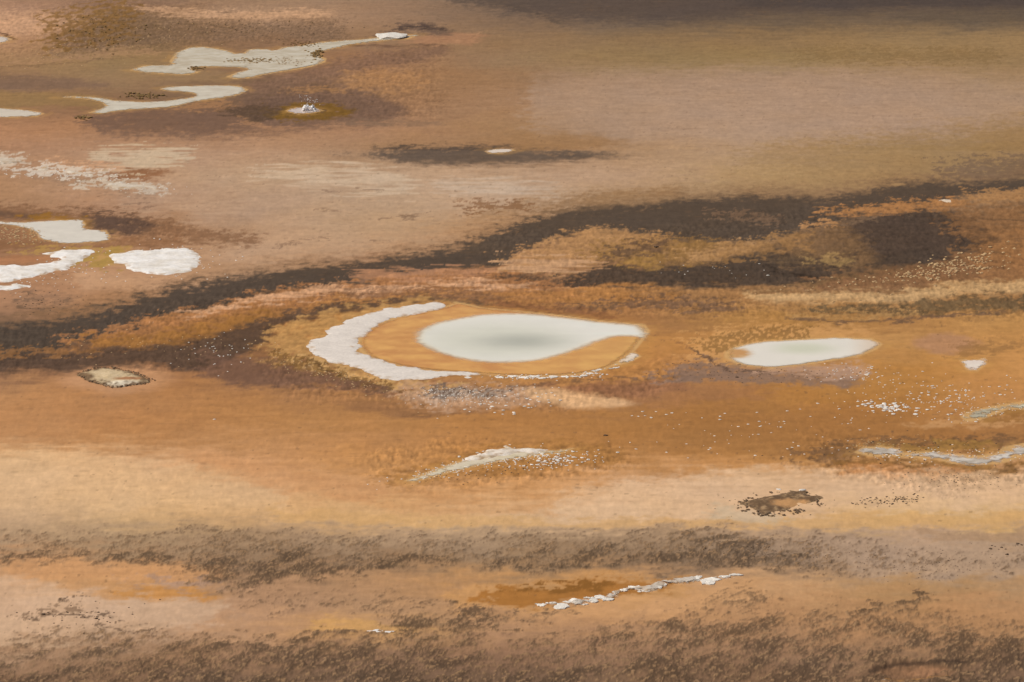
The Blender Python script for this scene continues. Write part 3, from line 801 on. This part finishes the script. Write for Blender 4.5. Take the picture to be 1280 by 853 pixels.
COL.objects.link(ground)
tag(ground, "ochre, tan and dark brown mineral flat streaked with microbial mats", kind="structure")


# ------------------------------------------------------------------ pools, runnels and crusts
def ragged(gp, amp, step, seed):
    out = []
    n = len(gp)
    for i in range(n):
        a, b = gp[i], gp[(i + 1) % n]
        L = np.hypot(*(b - a))
        k = max(1, int(L / step))
        for j in range(k):
            out.append(a + (b - a) * j / k)
    out = np.array(out)
    dx = fbm(out[:, 0] / 1.3 + seed, out[:, 1] / 1.3, 5, seed, .72)
    dy = fbm(out[:, 0] / 1.3 - seed, out[:, 1] / 1.3 + 40, 5, seed + 3, .72)
    return out + np.stack([dx * 1.6, dy * 2.0], 1) * amp


def smooth_closed(gp, it=1):
    for _ in range(it):                       # Chaikin corner cutting
        q = np.roll(gp, -1, axis=0)
        gp = np.stack([gp * .75 + q * .25, gp * .25 + q * .75], 1).reshape(-1, 2)
    return gp


def patch(name, poly, parent, mat, colour, z=0.0, amp=0.10, thick=0.0, edge=0.25, step=(0.11, 0.34), bumpy=0.0,
          seed=1, cover=0.5, wet=0.0, origin=None, label=None, dome=0.0):
    """filled outline lying on the ground: water (flat, clear at the rim) or crust (thick, uneven)"""
    gp = ragged(smooth_closed(gpoly(poly)), amp, 0.09, seed)
    x0, y0 = gp.min(0)
    x1, y1 = gp.max(0)
    r = np.random.RandomState(seed)
    xs = np.arange(x0, x1, step[0])
    ys = np.arange(y0, y1, step[1])
    A, B = np.meshgrid(xs, ys)
    A = (A + (r.rand(*A.shape) - .5) * step[0] * .6).ravel()
    B = (B + (r.rand(*B.shape) - .5) * step[1] * .6).ravel()
    d = poly_sd(A, B, gp)
    k = d > min(step) * 0.45
    pts = [Vector((float(a), float(b))) for a, b in gp] + [Vector((float(a), float(b))) for a, b in zip(A[k], B[k])]
    nb = len(gp)
    v, e, f, *_ = geometry.delaunay_2d_cdt(pts, [], [list(range(nb))], 1, 1e-5)
    X = np.array([q.x for q in v]); Y = np.array([q.y for q in v])
    d = np.maximum(poly_sd(X, Y, gp), 0)
    h = np.full(len(X), float(z))
    if thick:
        h = z - 0.03 + (thick + 0.03) * sstep(-0.02, edge, d)
        h += bumpy * fbm(X / .5, Y / .7, 3, seed + 7) * sstep(0, edge, d)
        if dome: h += dome * sstep(0, d.max(), d)
    px, py = g2px(X, Y)
    col = colour(px, py, X, Y, d)
    ox, oy = (origin if origin is not None else (0, 0))
    o = mesh_obj(name, np.stack([X - ox, Y - oy, h], 1), f, mat, parent)
    if len(o.data.polygons) and o.data.polygons[0].normal.z < 0:
        o.data.flip_normals()
    if mat in (MAT_WATER, MAT_MILK):                     # the sky's sheen adds to the milky colour
        col = np.maximum((col - np.array([0.085, 0.09, 0.085])) / 0.80, col * 0.72)
    set_attr(o.data, "pigment", np.clip(col / LIGHT[None], 0.005, 0.86))
    set_attr(o.data, "wetness", np.full(len(X), wet))
    set_attr(o.data, "cover", np.clip(d / max(cover, 1e-3), 0, 1) * (1.0 if mat is not MAT_CRUST else 1.8))
    if label: o["label"] = label
    return o


def mix(a, b, k):
    return a * (1 - k[:, None]) + b * k[:, None]


def flatcol(c, c2=None, var=0.06, fleck=False):
    c = lin(c); c2 = lin(c2) if c2 is not None else c
    def fn(px, py, X, Y, d):
        k = np.clip(0.45 + 1.5 * fbm(X / 1.1, Y / .55, 4, 61, .65), 0, 1)
        out = mix(np.repeat(c[None], len(X), 0), c2[None], k)
        n = fbm(X / .32, Y / .34, 4, 67, .65)
        out = out * (1 + 1.6 * var * n)[:, None]
        if fleck:
            out = mix(out, lin((184, 146, 104))[None], sstep(.35, .0, d + .75 * n + .1) * .85)
            out = mix(out, lin((172, 148, 122))[None], sstep(.42, .66, n + .3 * fbm(X / 2., Y / 1.4, 2, 69)) * (.5 if var > .05 else .12))
        return out
    return fn


def milky_col(px, py, X, Y, d):
    out = np.repeat(lin((233, 227, 215))[None], len(px), 0)
    out = mix(out, lin((220, 216, 199))[None], sstep(1.25, 0.35, np.hypot((px - 622) / 120, (py - 426) / 27)))
    out = mix(out, lin((184, 182, 168))[None], sstep(1.25, 0.0, np.hypot((px - 652) / 72, (py - 427) / 12)) * .9)
    st = fbm(X / 3.5, Y / .7, 3, 71)
    out = out * (1 + 0.035 * st)[:, None]
    out = mix(out, lin((226, 192, 126))[None], sstep(0.85, 0.1, d) * 0.75)
    return out


def shelf_col(px, py, X, Y, d):
    k = np.clip(.45 + 1.3 * fbm(X / 1.6, Y / .7, 4, 73, .65), 0, 1)
    out = mix(np.repeat(lin((206, 152, 80))[None], len(px), 0), lin((226, 176, 104))[None], k)
    out = mix(out, lin((224, 182, 112))[None], sstep(620, 800, px) * .35)
    return out


def second_col(px, py, X, Y, d):
    out = np.repeat(lin((230, 222, 208))[None], len(px), 0)
    out = mix(out, lin((214, 211, 188))[None], sstep(1.2, .2, np.hypot((px - 1005) / 50, (py - 436) / 9)))
    out = mix(out, lin((206, 160, 100))[None], sstep(1.3, .7, np.hypot((px - 919) / 19, (py - 442) / 6)))
    out = mix(out, lin((222, 196, 168))[None], sstep(1055, 1095, px) * .7)
    return mix(out, lin((226, 200, 150))[None], sstep(0.35, 0.0, d) * 0.7)


def pool(name, label, cat, parts, group=None):
    P = gpoly(parts[0][1])
    c = P.mean(0)
    e = empty(name, (c[0], c[1], 0))
    tag(e, label, cat, group)
    for i, (pn, poly, mat, col, kw) in enumerate(parts):
        patch(pn, poly, e, mat, col, origin=c, **kw)
    return e


W = MAT_WATER
pool("hot_spring", "large milky pool with orange shelf inside a white crescent of crust", "hot spring", [
    ("orange_shelf", P_SHELF, MAT_MILK, shelf_col, dict(z=0.004, amp=.04, cover=.6, seed=3, label="shallow orange water round the milky middle")),
    ("milky_water", P_MILKY, MAT_MILK, milky_col, dict(z=0.010, amp=.05, cover=.9, seed=4)),
    ("white_crescent", P_CRESC, MAT_CRUST, flatcol((226, 214, 203), (216, 204, 193), .03, True), dict(z=0.0, amp=.30, thick=.022, edge=.4, bumpy=.006, seed=5, step=(.08, .28))),
    ("pale_tail", P_TAIL, MAT_CRUST, flatcol((228, 210, 190), None, .03, True), dict(z=0.0, amp=.16, thick=.02, edge=.2, bumpy=.004, seed=6)),
])
pool("hot_spring", "oval pale pool with faint green centre, right of the big crescent pool", "hot spring", [
    ("milky_water", P_SECOND, MAT_MILK, second_col, dict(z=0.006, amp=.10, cover=.5, seed=8))])
pool("small_pool", "tiny notched white pool on orange ground near the right edge", "pool", [
    ("milky_water", P_NOTCH, W, flatcol((232, 216, 200)), dict(z=0.006, amp=.08, cover=.3, seed=9))])
pool("geyser_pool", "small white pool in olive ground from which water splashes up", "pool", [
    ("milky_water", P_GEYSER, W, flatcol((212, 196, 186)), dict(z=0.006, amp=.06, cover=.35, seed=10))])
pool("small_pool", "little white lens of water at the end of a dark smear", "pool", [
    ("milky_water", P_LENS, W, flatcol((232, 214, 196)), dict(z=0.006, amp=.05, cover=.3, seed=12))])
pool("stream_pool", "long branching grey-white pool in the upper left with olive clumps", "pool", [
    ("milky_water", P_CHANNEL, W, flatcol((218, 206, 184), (202, 186, 160), .05), dict(z=0.006, amp=.12, cover=.45, seed=13))])
pool("stream_pool", "forked cream-white runoff pool just left of the splashing one", "pool", [
    ("milky_water", P_BRANCH, W, flatcol((222, 211, 190), (210, 196, 174), .04), dict(z=0.006, amp=.08, cover=.35, seed=14))])
pool("small_pool", "white tongue of water cut by the upper left edge", "pool", [
    ("milky_water", P_WEST, W, flatcol((220, 206, 186)), dict(z=0.006, amp=.06, cover=.35, seed=15))])
pool("small_pool", "sliver of white water in the top left corner under a dark rim", "pool", [
    ("milky_water", P_NORTHWEST, W, flatcol((222, 206, 190)), dict(z=0.006, amp=.06, cover=.35, seed=16))])
pool("hot_spring", "cream lobed pool with ochre rim at the left edge beside a gravel bar", "hot spring", [
    ("milky_water", P_LOBED, W, flatcol((222, 212, 196), (228, 218, 202), .03), dict(z=0.006, amp=.08, cover=.25, seed=17))])
pool("runnel", "grey-green trickle beside orange lump, at right edge", "stream", [
    ("shallow_water", P_RUN_E1, W, flatcol((184, 174, 150), (212, 202, 176), .12), dict(z=0.006, amp=.24, cover=.6, seed=18))])
pool("runnel", "grey stony rivulet with dark banks on the right, above pale sand", "stream", [
    ("shallow_water", P_RUN_E2, W, flatcol((186, 174, 158), (230, 220, 208), .14), dict(z=0.006, amp=.3, cover=.6, seed=19))])
pool("runnel", "pale slanting rivulet edged with white stones below the big pool", "stream", [
    ("shallow_water", P_RUN_MID, W, flatcol((214, 198, 166), (222, 208, 184), .08), dict(z=0.006, amp=.12, cover=.4, seed=20))])


def crust(name, label, poly, col, **kw):
    P = gpoly(poly)
    c = P.mean(0)
    kw = dict(dict(z=0.0, cover=.24, amp=.34, thick=.035, edge=.35, bumpy=.035, seed=21, step=(.08, .26)), **kw)
    o = patch(name, poly, None, MAT_CRUST, col, origin=c, **kw)
    o.location = (c[0], c[1], 0)
    tag(o, label, "mineral crust")
    return o


crust("sinter_crust", "wide white mineral crust reaching in from the left edge", P_CRUST_W, flatcol((242, 235, 229), (222, 212, 200), .09, True), seed=22)
crust("sinter_crust", "small white crust below the wider one, at the left edge", P_CRUST_SW, flatcol((242, 235, 229), (222, 212, 200), .09, True), seed=23)
crust("sinter_crust", "rounded white crust with ragged edge, above the dark band", P_CRUST_MID, flatcol((242, 235, 229), (222, 212, 200), .09, True), seed=24)
for lab, pl in [
    ("white crust fleck at the left edge above the others", [(-30,196),(0,194),(20,196),(29,202),(20,205),(0,204),(-30,206)]),
    ("whitish crust wedge, second from left in the broken row", [(36,213),(50,207),(62,205),(68,210),(66,216),(50,217)]),
    ("long frayed white crust in the middle of the broken row", [(68,214),(82,212),(100,214),(128,216),(131,220),(118,225),(100,221),(84,220)]),
    ("flat grey-white crust at the right of the broken row", [(118,230),(136,229),(150,226),(170,230),(188,233),(200,237),(172,238),(148,236)]),
    ("small bright white crust lens on a brown spot", [(166,224),(176,220),(190,219),(200,221),(194,225),(180,226)])]:
    crust("sinter_crust", lab, pl, flatcol((218, 204, 186), (198, 178, 156), .08, True), amp=.45, thick=.03, bumpy=.02, seed=30 + len(lab))
crust("sinter_crust", "small bright crust on the tan streak at the upper right", [(1168,252),(1180,249.5),(1198,250.5),(1208,253),(1194,256),(1176,255)], flatcol((218, 196, 172)), amp=.3, thick=.03, seed=33)
crust("sinter_crust", "rough white crust along the upper bank of the slanting rivulet", [(572,578),(588,569),(606,562),(628,559),(660,560.5),(690,561),(700,563),(676,566),(650,568.5),(620,573),(596,578)], flatcol((232, 220, 208), (206, 184, 156), .12, True), amp=.4, thick=.05, bumpy=.06, seed=37, step=(.05, .18))
crust("sinter_crust", "white slab on a yellow spot near the bottom", P_SLAB_A, flatcol((232, 228, 226), (220, 212, 204), .05), amp=.06, thick=.06, edge=.12, seed=34)
crust("sinter_crust", "tiny white slab left of the bigger slab near the bottom", P_SLAB_B, flatcol((230, 224, 220)), amp=.05, thick=.05, edge=.12, seed=35)
crust("sinter_crust", "scrap of white crust at the bottom edge by the crater", [(1099,852),(1104,849.5),(1112,849.5),(1112,853),(1104,855)], flatcol((206, 196, 186)), amp=.1, thick=.06, edge=.12, seed=36)


def island_col(px, py, X, Y, d):
    n = fbm(X / .25, Y / .5, 4, 81, .7)
    out = mix(np.repeat(lin((216, 191, 154))[None], len(px), 0), lin((192, 166, 128))[None], np.clip(.4 + 1.2 * n, 0, 1))
    out = mix(out, lin((230, 214, 188))[None], sstep(1.3, .5, np.hypot((px - 154) / 26, (py - 481) / 4)))
    out = mix(out, lin((168, 120, 84))[None], sstep(1.3, .6, np.hypot((px - 162) / 20, (py - 474.5) / 2.2)))
    rim = sstep(0.50, 0.18, d + .5 * n)
    rim = np.maximum(rim, sstep(1.3, .6, np.hypot((px - 106) / 12, (py - 472) / 5) + .5 * n))
    out = mix(out, lin((116, 87, 60))[None] * (1 + .6 * n)[:, None].clip(.5, 1.8), rim * .9)
    return out


crust("crust_island", "lone dark-rimmed diamond of cracked pale crust on orange flat", P_ISLAND, island_col, amp=.16, thick=.05, edge=.3, bumpy=.05, seed=41, step=(.05, .16))


def mound_col(px, py, X, Y, d):
    n = fbm(X / .28, Y / .5, 5, 83, .75)
    out = mix(np.repeat(lin((108, 84, 62))[None], len(px), 0), lin((170, 138, 102))[None], sstep(-.05, .4, n))
    k = sstep(1.25, .7, np.hypot((px - 990) / 25, (py - 630.5) / 5) + .5 * n)
    out = mix(out, lin((192, 144, 96))[None], k)
    out = mix(out, lin((214, 182, 140))[None], sstep(.25, .0, d + .3 * n) * .6)
    return out


P = gpoly(P_MOUND)
mc = P.mean(0)
mound = empty("sinter_mound", (mc[0], mc[1], 0))
tag(mound, "dark crumbly crust mound with orange hollow on pale sand", "mound")
patch("crust_base", P_MOUND, mound, MAT_CRUST, mound_col, origin=mc, amp=.4, thick=.05, edge=.5, bumpy=.06, seed=42, step=(.05, .15))

# ------------------------------------------------------------------ stones
def rock_mesh(name, mat, seed, flat=0.5, rough=0.28, sub=2):
    import bmesh
    bm = bmesh.new()
    bmesh.ops.create_icosphere(bm, subdivisions=sub, radius=0.5)
    r = random.Random(seed)
    off = Vector((r.uniform(0, 50), r.uniform(0, 50), r.uniform(0, 50)))
    from mathutils import noise as mn
    for v in bm.verts:
        k = 1 + rough * mn.noise(v.co * 2.6 + off) + rough * .6 * mn.noise(v.co * 6 + off)
        v.co *= k
        v.co.z *= flat
        if v.co.z < -0.12: v.co.z = -0.12
    me = bpy.data.meshes.new(name)
    bm.to_mesh(me)
    bm.free()
    me.materials.append(mat)
    return me


WHITE = [rock_mesh("white_stone", MAT_STONE, s, .42 + .04 * (s % 3), .4, 1) for s in range(6)]
TAN = [rock_mesh("tan_stone", MAT_TAN, 20 + s, .4, .34, 1) for s in range(5)]
DARK = [rock_mesh("dark_clod", MAT_DARK, 40 + s, .7, .4, 1) for s in range(5)]
RND = random.Random(11)


def put_stone(name, meshes, px, py, wpx, label, cat, group, sink=0.1, asp=None):
    x, y = px2g(px, py)
    x, y = float(x), float(y)
    sc = wpx / (F_PX / math.hypot(y, CAM_H))
    o = bpy.data.objects.new(name, RND.choice(meshes))
    COL.objects.link(o)
    a = asp or RND.uniform(.6, 1.0)
    o.scale = (sc, sc * a * 1.1, sc * RND.uniform(.45, .75))
    o.rotation_euler = (0, 0, RND.uniform(-.7, .7))
    o.location = (x, y, ground_z(x, y) + sc * 0.04)
    return tag(o, label, cat, group)


Zg = Z.reshape(nrow, ncol)


def ground_z(x, y):
    w = 0.124 * max(y, 60.0) + 6.5
    fi = np.interp(y, y_all, np.arange(nrow))
    fj = np.interp(x / w, s_all, np.arange(ncol))
    i, j = int(fi), int(fj)
    i, j = min(i, nrow - 2), min(j, ncol - 2)
    a, b = fi - i, fj - j
    return float((Zg[i, j] * (1 - b) + Zg[i, j + 1] * b) * (1 - a) + (Zg[i + 1, j] * (1 - b) + Zg[i + 1, j + 1] * b) * a)


def scatter(n, cx, cy, sx, sy, rot=0.0):
    out = []
    for _ in range(n):
        u, v = RND.gauss(0, 1), RND.gauss(0, 1)
        out.append((cx + sx * u, cy + sy * v + rot * sx * u))
    return out


def stones(n, cx, cy, sx, sy, w0, w1, label, group, rot=0.0, meshes=WHITE, name="white_stone", cat="stone"):
    for (x, y) in scatter(n, cx, cy, sx, sy, rot):
        put_stone(name, meshes, x, y, RND.uniform(w0, w1), label, cat, group)


L1 = "white stone in the dense patch right of the pools"
stones(62, 1103, 508, 17, 3.6, 4.0, 7.0, L1, "white stones in the dense patch", .08)
L2 = "pinkish white stone strewn between the dense patch and right-edge trickle"
stones(58, 1190, 498, 42, 9, 2.6, 5.0, L2, "stones strewn at the right", -.08)
L3 = "small pale stone scattered below the oval pool"
stones(26, 1090, 470, 26, 6, 2.6, 4.4, L3, "stones below the oval pool")
L4 = "white stone in the scatter under the big pool"
stones(34, 640, 505, 28, 6, 3.0, 5.5, L4, "stones under the big pool", -.1)
L5 = "lone small white stone on the brown flat between rivulet and pools"
for p in [(790,519),(798,520),(806,519),(814,522),(803,514),(820,514),(833,518),(840,516),(906,516),(900,520),(946,515),(949,526),(900,524),(923,533),(935,530),(950,533),(948,543),(964,541),(893,545),(858,555),(886,562),(888,560),(795,561),(833,565),(860,572),(944,570),(984,514),(1022,505),(1013,521),(1060,530),(1075,538),(1086,536),(1049,512),(984,562),(990,560),(998,558),(980,527),(976,534),(1000,512),(1040,560)]:
    put_stone("white_stone", WHITE, p[0], p[1], RND.uniform(3.2, 4.8), L5, "stone", "lone stones on the brown flat")
L6 = "white stone crowded along the slanting rivulet"
stones(70, 690, 573, 30, 5.0, 3.0, 6.0, L6, "stones along the slanting rivulet", -.02)
stones(30, 600, 571, 22, 3.5, 3.0, 5.5, L6, "stones along the slanting rivulet", -.22)


def stone_stuff(name, spots, mat, label, cat, seed, lift=0.0):
    """many crumbs too small to pick apart, as one object"""
    src = [rock_mesh("crumb_source", mat, seed + k, .5, .35, 1) for k in range(4)]
    base = []
    for me_ in src:
        vs = np.empty(len(me_.vertices) * 3, np.float32)
        me_.vertices.foreach_get("co", vs)
        base.append((vs.reshape(-1, 3), np.array([list(p.vertices) for p in me_.polygons])))
        bpy.data.meshes.remove(me_)
    V, Fc, off = [], [], 0
    for (px, py, w) in spots:
        x, y = px2g(px, py)
        x, y = float(x), float(y)
        sc = w / (F_PX / math.hypot(y, CAM_H))
        vs, fs = RND.choice(base)
        a = RND.uniform(0, 6.28)
        R = np.array([[math.cos(a), -math.sin(a), 0], [math.sin(a), math.cos(a), 0], [0, 0, 1]])
        q = (vs * sc) @ R.T + np.array([x, y, ground_z(x, y) + .03 * sc + lift])
        V.append(q)
        Fc.append(fs + off)
        off += len(q)
    V = np.concatenate(V)
    Fc = np.concatenate(Fc)
    o = mesh_obj(name, V, Fc.tolist(), mat, None, False)
    tag(o, label, cat, kind="stuff")
    return o


def sp(n, cx, cy, sx, sy, w0, w1, rot=0.0):
    return [(x, y, RND.uniform(w0, w1)) for x, y in scatter(n, cx, cy, sx, sy, rot)]


stone_stuff("white_gravel",
    sp(160, 575, 583, 40, 5, 1.5, 3, -.2) + sp(150, 680, 576, 42, 6, 1.5, 3, -.05) + sp(160, 1150, 500, 60, 12, 1.4, 2.6, -.05)
    + sp(90, 610, 498, 34, 8, 1.4, 2.8, -.1) + sp(120, 560, 494, 24, 6, 1.2, 2.4) + sp(60, 1080, 470, 40, 8, 1.4, 2.5)
    + sp(40, 980, 535, 90, 14, 1.3, 2.6) + sp(110, 1170, 569, 60, 5, 1.5, 3.5) + sp(70, 1240, 514, 30, 5, 1.2, 2.6, -.2) + sp(40, 270, 435, 22, 12, 1.5, 2.6) + sp(120, 210, 327, 42, 12, 1.2, 3) + sp(90, 70, 340, 40, 10, 1.2, 2.8, -.2) + sp(80, 100, 222, 50, 5, 1.2, 3, .12) + sp(80, 655, 471, 30, 1.6, 1.5, 4) + sp(40, 735, 467, 14, 3, 1.5, 4) + sp(14, 890, 337, 40, 4, 1.2, 2.4),
    MAT_STONE, "fine white mineral gravel strewn between the larger stones", "gravel", 70)
stone_stuff("tan_gravel",
    sp(230, 1190, 334, 38, 8, 2.0, 5.5, -.2) + sp(80, 1120, 347, 50, 4, 2, 4.5, -.1) + sp(120, 420, 470, 45, 8, 1.5, 3, .3) + sp(160, 20, 292, 20, 6, 2, 4)
    + sp(60, 220, 435, 90, 10, 1.5, 2.5) + sp(120, 120, 60, 90, 12, 1.2, 2.6, -.08) + sp(60, 1090, 555, 30, 4, 1.5, 3) + sp(50, 1230, 566, 40, 8, 1.5, 3),
    MAT_TAN, "tan crumbs of broken crust on the dark mats", "gravel", 80)
rim_spots = []
for (ax, ay), (bx2, by2) in zip(P_ISLAND, P_ISLAND[1:] + P_ISLAND[:1]):
    for k in range(int(abs(bx2 - ax) / 1.3) + 4):
        t_ = RND.random()
        kx, ky = ax + (bx2 - ax) * t_, ay + (by2 - ay) * t_
        q_ = RND.uniform(.78, .98)
        rim_spots.append((145 + (kx - 145) * q_, 473 + (ky - 473) * q_ - 0.8, RND.uniform(1.4, 3.2)))
stone_stuff("rim_crumbs", rim_spots, MAT_CLOD, "brown crumbs crowding the rim of the diamond-shaped crust", "gravel", 95, 0.03)
stone_stuff("dark_crumbs",
    sp(60, 110, 770, 40, 8, 1.5, 3, -.1) + sp(110, 1110, 626, 22, 3, 1.6, 3.4, -.05) + sp(120, 1200, 598, 35, 8, 1.2, 2.4) + sp(60, 970, 628, 36, 8, 1.2, 2.6)
    + sp(120, 300, 35, 90, 8, 1.2, 2.4) + sp(200, 1150, 705, 70, 10, 1.0, 2.2) + sp(140, 940, 690, 40, 8, 1.2, 2.4) + sp(60, 960, 470, 60, 5, 1.2, 2.5)
    + sp(60, 60, 378, 30, 8, 1.2, 2.8) + sp(110, 1150, 562, 70, 8, 1.2, 3.2) + sp(70, 600, 592, 50, 5, 1.2, 2.6, -.15) + sp(80, 900, 460, 50, 10, 1.2, 2.5),
    MAT_DARK, "dark brown crumbs of dried mat", "gravel", 90)

for k, (x, y, w) in enumerate([(1238,687,5), (1240,683,3.4), (1252,686,4), (1257,688,3), (1259,695,5), (1272,681,5), (1277,683,4)]):
    put_stone("dark_clod", DARK, x, y, w, "dark clod in the loose group at the lower right edge", "clod", "dark clods at the lower right")
for x, y, w, lab in [(54,769,6,"dark clod at the tip of the cracked pale patch, lower left"), (120,774,5,"dark clod right of the cracked pale patch, lower left"),
                     (921,472,5,"black lump on the grey crust under the oval pool"), (708,757,3,"tiny dark stone on the white ridge"),
                     (757,544,7,"flat dark slab between the scattered stones and the rivulet"), (820,309,7,"dark lump on the yellow patch within the dark band"),
                     (398,430,4,"tiny dark stone on the left of the white crescent"), (465,460,4,"tiny dark stone on the lower white crescent")]:
    put_stone("dark_clod", DARK, x, y, w, lab, "clod", None)
for x, y, w, lab in [(1003,613,11,"white slab on the top of the dark crust mound"), (966,637,5,"small white stone on the front of the mound"),
                     (973,612,8,"pale slab lying behind the mound"), (960,345,5,"bright white stone on the dark band"),
                     (949,330,4,"small white stone beside the crack in the dark band"), (268,524,4,"lone white stone on the orange flat at the left")]:
    put_stone("white_stone", WHITE, x, y, w, lab, "stone", None, asp=.6)

# lumps of broken crust on the mound
LUMP = [rock_mesh("crust_lump", MAT_CLOD, 300 + k, .5, .45, 1) for k in range(5)]
rr_ = random.Random(5)
for k in range(170):
    t_ = rr_.uniform(0, 2 * math.pi)
    q_ = rr_.uniform(.45, 1.02)
    lx, ly = 974 + 54 * q_ * math.cos(t_), 630 + 15 * q_ * math.sin(t_) - 0.07 * 54 * q_ * math.cos(t_)
    if math.hypot((lx - 990) / 30, (ly - 631) / 6.5) < 1: continue
    x, y = [float(v) for v in px2g(lx, ly)]
    sc = rr_.uniform(1.8, 5.5) / (F_PX / math.hypot(y, CAM_H))
    o = bpy.data.objects.new("crust_lump", rr_.choice(LUMP))
    COL.objects.link(o)
    o.parent = mound
    o.location = (x - mc[0], y - mc[1], .02)
    o.scale = (sc, sc * rr_.uniform(.7, 1.6), sc * .6)
    o.rotation_euler = (0, 0, rr_.uniform(-1, 1))

# white boulder beside the upper stream
bm_me = rock_mesh("pale_boulder", MAT_STONE, 99, .42, .3, 3)
bx_, by_ = px2g(489, 46)
bo = bpy.data.objects.new("pale_boulder", bm_me)
COL.objects.link(bo)
bo.location = (float(bx_), float(by_), 0.0)
bo.scale = (1.6, 1.5, .9)
tag(bo, "large pale rounded boulder at the head of the upper stream", "boulder")

# flat plates along the lower shore of the main pool and on the bottom ridge
def plate_mesh(seed, mat):
    r = random.Random(seed)
    n = 13
    ring = [(math.cos(2 * math.pi * i / n) * .5 * r.uniform(.55, 1.15), math.sin(2 * math.pi * i / n) * .5 * r.uniform(.5, 1.15)) for i in range(n)]
    V = [(x, y, -.06) for x, y in ring] + [(x * .96, y * .96, .03 + r.uniform(-.012, .012)) for x, y in ring] + [(x * .6, y * .6, .04 + r.uniform(-.012, .012)) for x, y in ring] + [(0, 0, .04)]
    F = []
    for i in range(n):
        j = (i + 1) % n
        F += [(i, j, n + j, n + i), (n + i, n + j, 2 * n + j, 2 * n + i), (2 * n + i, 2 * n + j, 3 * n)]
    me_ = bpy.data.meshes.new("crust_plate")
    me_.from_pydata(V, [], F)
    me_.materials.append(mat)
    return me_


PLATES = [plate_mesh(s, MAT_STONE) for s in range(7)]


def plate(px, py, wx, parent=None, deep=1.6, label=None, group=None):
    x, y = px2g(px, py)
    x, y = float(x), float(y)
    sc = wx / (F_PX / math.hypot(y, CAM_H))
    o = bpy.data.objects.new("crust_plate", RND.choice(PLATES))
    COL.objects.link(o)
    o.scale = (sc, sc * deep * RND.uniform(.35, .9), RND.uniform(.25, .75))
    o.rotation_euler = (RND.uniform(-.03, .03), RND.uniform(-.03, .03), RND.uniform(-.3, .3))
    o.location = (x, y, ground_z(x, y))
    if parent:
        o.parent = parent
        o.location = (x - parent.location.x, y - parent.location.y, 0.0)
    if label: tag(o, label, "crust plate", group)
    return o


P = gpoly(P_RIDGE)
rc = P.mean(0)
ridge = empty("sinter_ridge", (rc[0], rc[1], 0))
tag(ridge, "long slanting ridge of white crust plates below an orange wet strip", "mineral crust")
patch("crust_base", P_RIDGE, ridge, MAT_CRUST, flatcol((218, 206, 194), (196, 182, 166), .08, True), origin=rc, amp=.26, thick=.05, edge=.2, bumpy=.03, seed=51)
for (x, y, w) in [(674,756,16),(690,754,18),(706,753,16),(722,752,18),(733,749,14),(742,752,16),(752,746,14),(760,749,16),(766,742,18),(782,737,16),(794,735,18),(806,738,14),(820,735,14),(832,732,14),(842,728,16),(856,725,16),(868,723,16),(878,726,14),(892,725,16),(904,721,16),(916,720,14),(880,727,16),(730,756,14),(700,757,14)]:
    plate(x + RND.uniform(-4, 4), y + RND.uniform(-1.2, 1.2), w * RND.uniform(.4, 1.5), ridge)
    plate(x + RND.uniform(-8, 8), y + RND.uniform(-2, 2), w * RND.uniform(.25, .6), ridge)
for x, y, w in [(692,471,14),(706,471,12),(718,471,14),(730,470,12),(738,467,12),(744,464,12),(750,462,8),(764,461,8),(770,460,9),(640,471,14),(655,472,14),(668,471,16),(678,473,12),(625,472,12),(585,472,10)]:
    plate(x, y, w, None, 1.2, "flat white plate on the lower shore of the big crescent pool", "plates along the big pool's shore")

# olive moss on the islets of the upper stream
stone_stuff("olive_moss",
    sp(70, 310, 76, 14, 1.6, 2, 4) + sp(60, 396, 68, 5, 2.4, 2, 4.5) + sp(60, 360, 77, 14, 2.5, 1.5, 3) + sp(40, 380, 56, 14, 1.6, 1.5, 3)
    + sp(70, 182, 120, 16, 1.8, 2, 4.5) + sp(25, 245, 86, 5, 1, 2, 3.5) + sp(40, 105, 148, 6, 1.2, 2, 4) + sp(90, 130, 40, 34, 12, 1.5, 3.5) + sp(60, 265, 35, 60, 6, 1.2, 2.5),
    MAT_MOSS, "olive clumps of moss on islets and bank in the upper left", "moss", 120, 0.035)

# geyser: a burst of water with thrown drops
gx_, gy_ = [float(q) for q in px2g(386, 138)]
gz = empty("geyser_splash", (gx_, gy_, 0))
tag(gz, "small white water burst with flying drops over the olive-rimmed pool", "splash")
ppm = F_PX / math.hypot(gy_, CAM_H)
for k in range(42):
    r_ = rock_mesh("splash_lobe", MAT_SPLASH, 200 + k, 1.0, .5, 2)
    o = bpy.data.objects.new("splash_lobe", r_)
    COL.objects.link(o)
    o.parent = gz
    u = RND.uniform(-1, 1)
    hgt = (1 - u * u) * RND.uniform(.3, 1)
    s_ = RND.uniform(1.2, 3.6) / ppm
    o.scale = (s_, s_, s_ * 1.3)
    o.location = (u * 8 / ppm, RND.uniform(-.3, .3), hgt * 6.5 / ppm)
for k in range(46):
    o = bpy.data.objects.new("droplet", RND.choice(WHITE))
    if k == 0:
        DROP = [rock_mesh("droplet", MAT_SPLASH, 260 + q, 1.0, .3, 1) for q in range(3)]
    o.data = RND.choice(DROP)
    COL.objects.link(o)
    o.parent = gz
    s_ = RND.uniform(.6, 1.4) / ppm
    o.scale = (s_, s_, s_)
    o.location = (RND.gauss(0, 6) / ppm, RND.gauss(0, .3), RND.uniform(2, 20) / ppm)
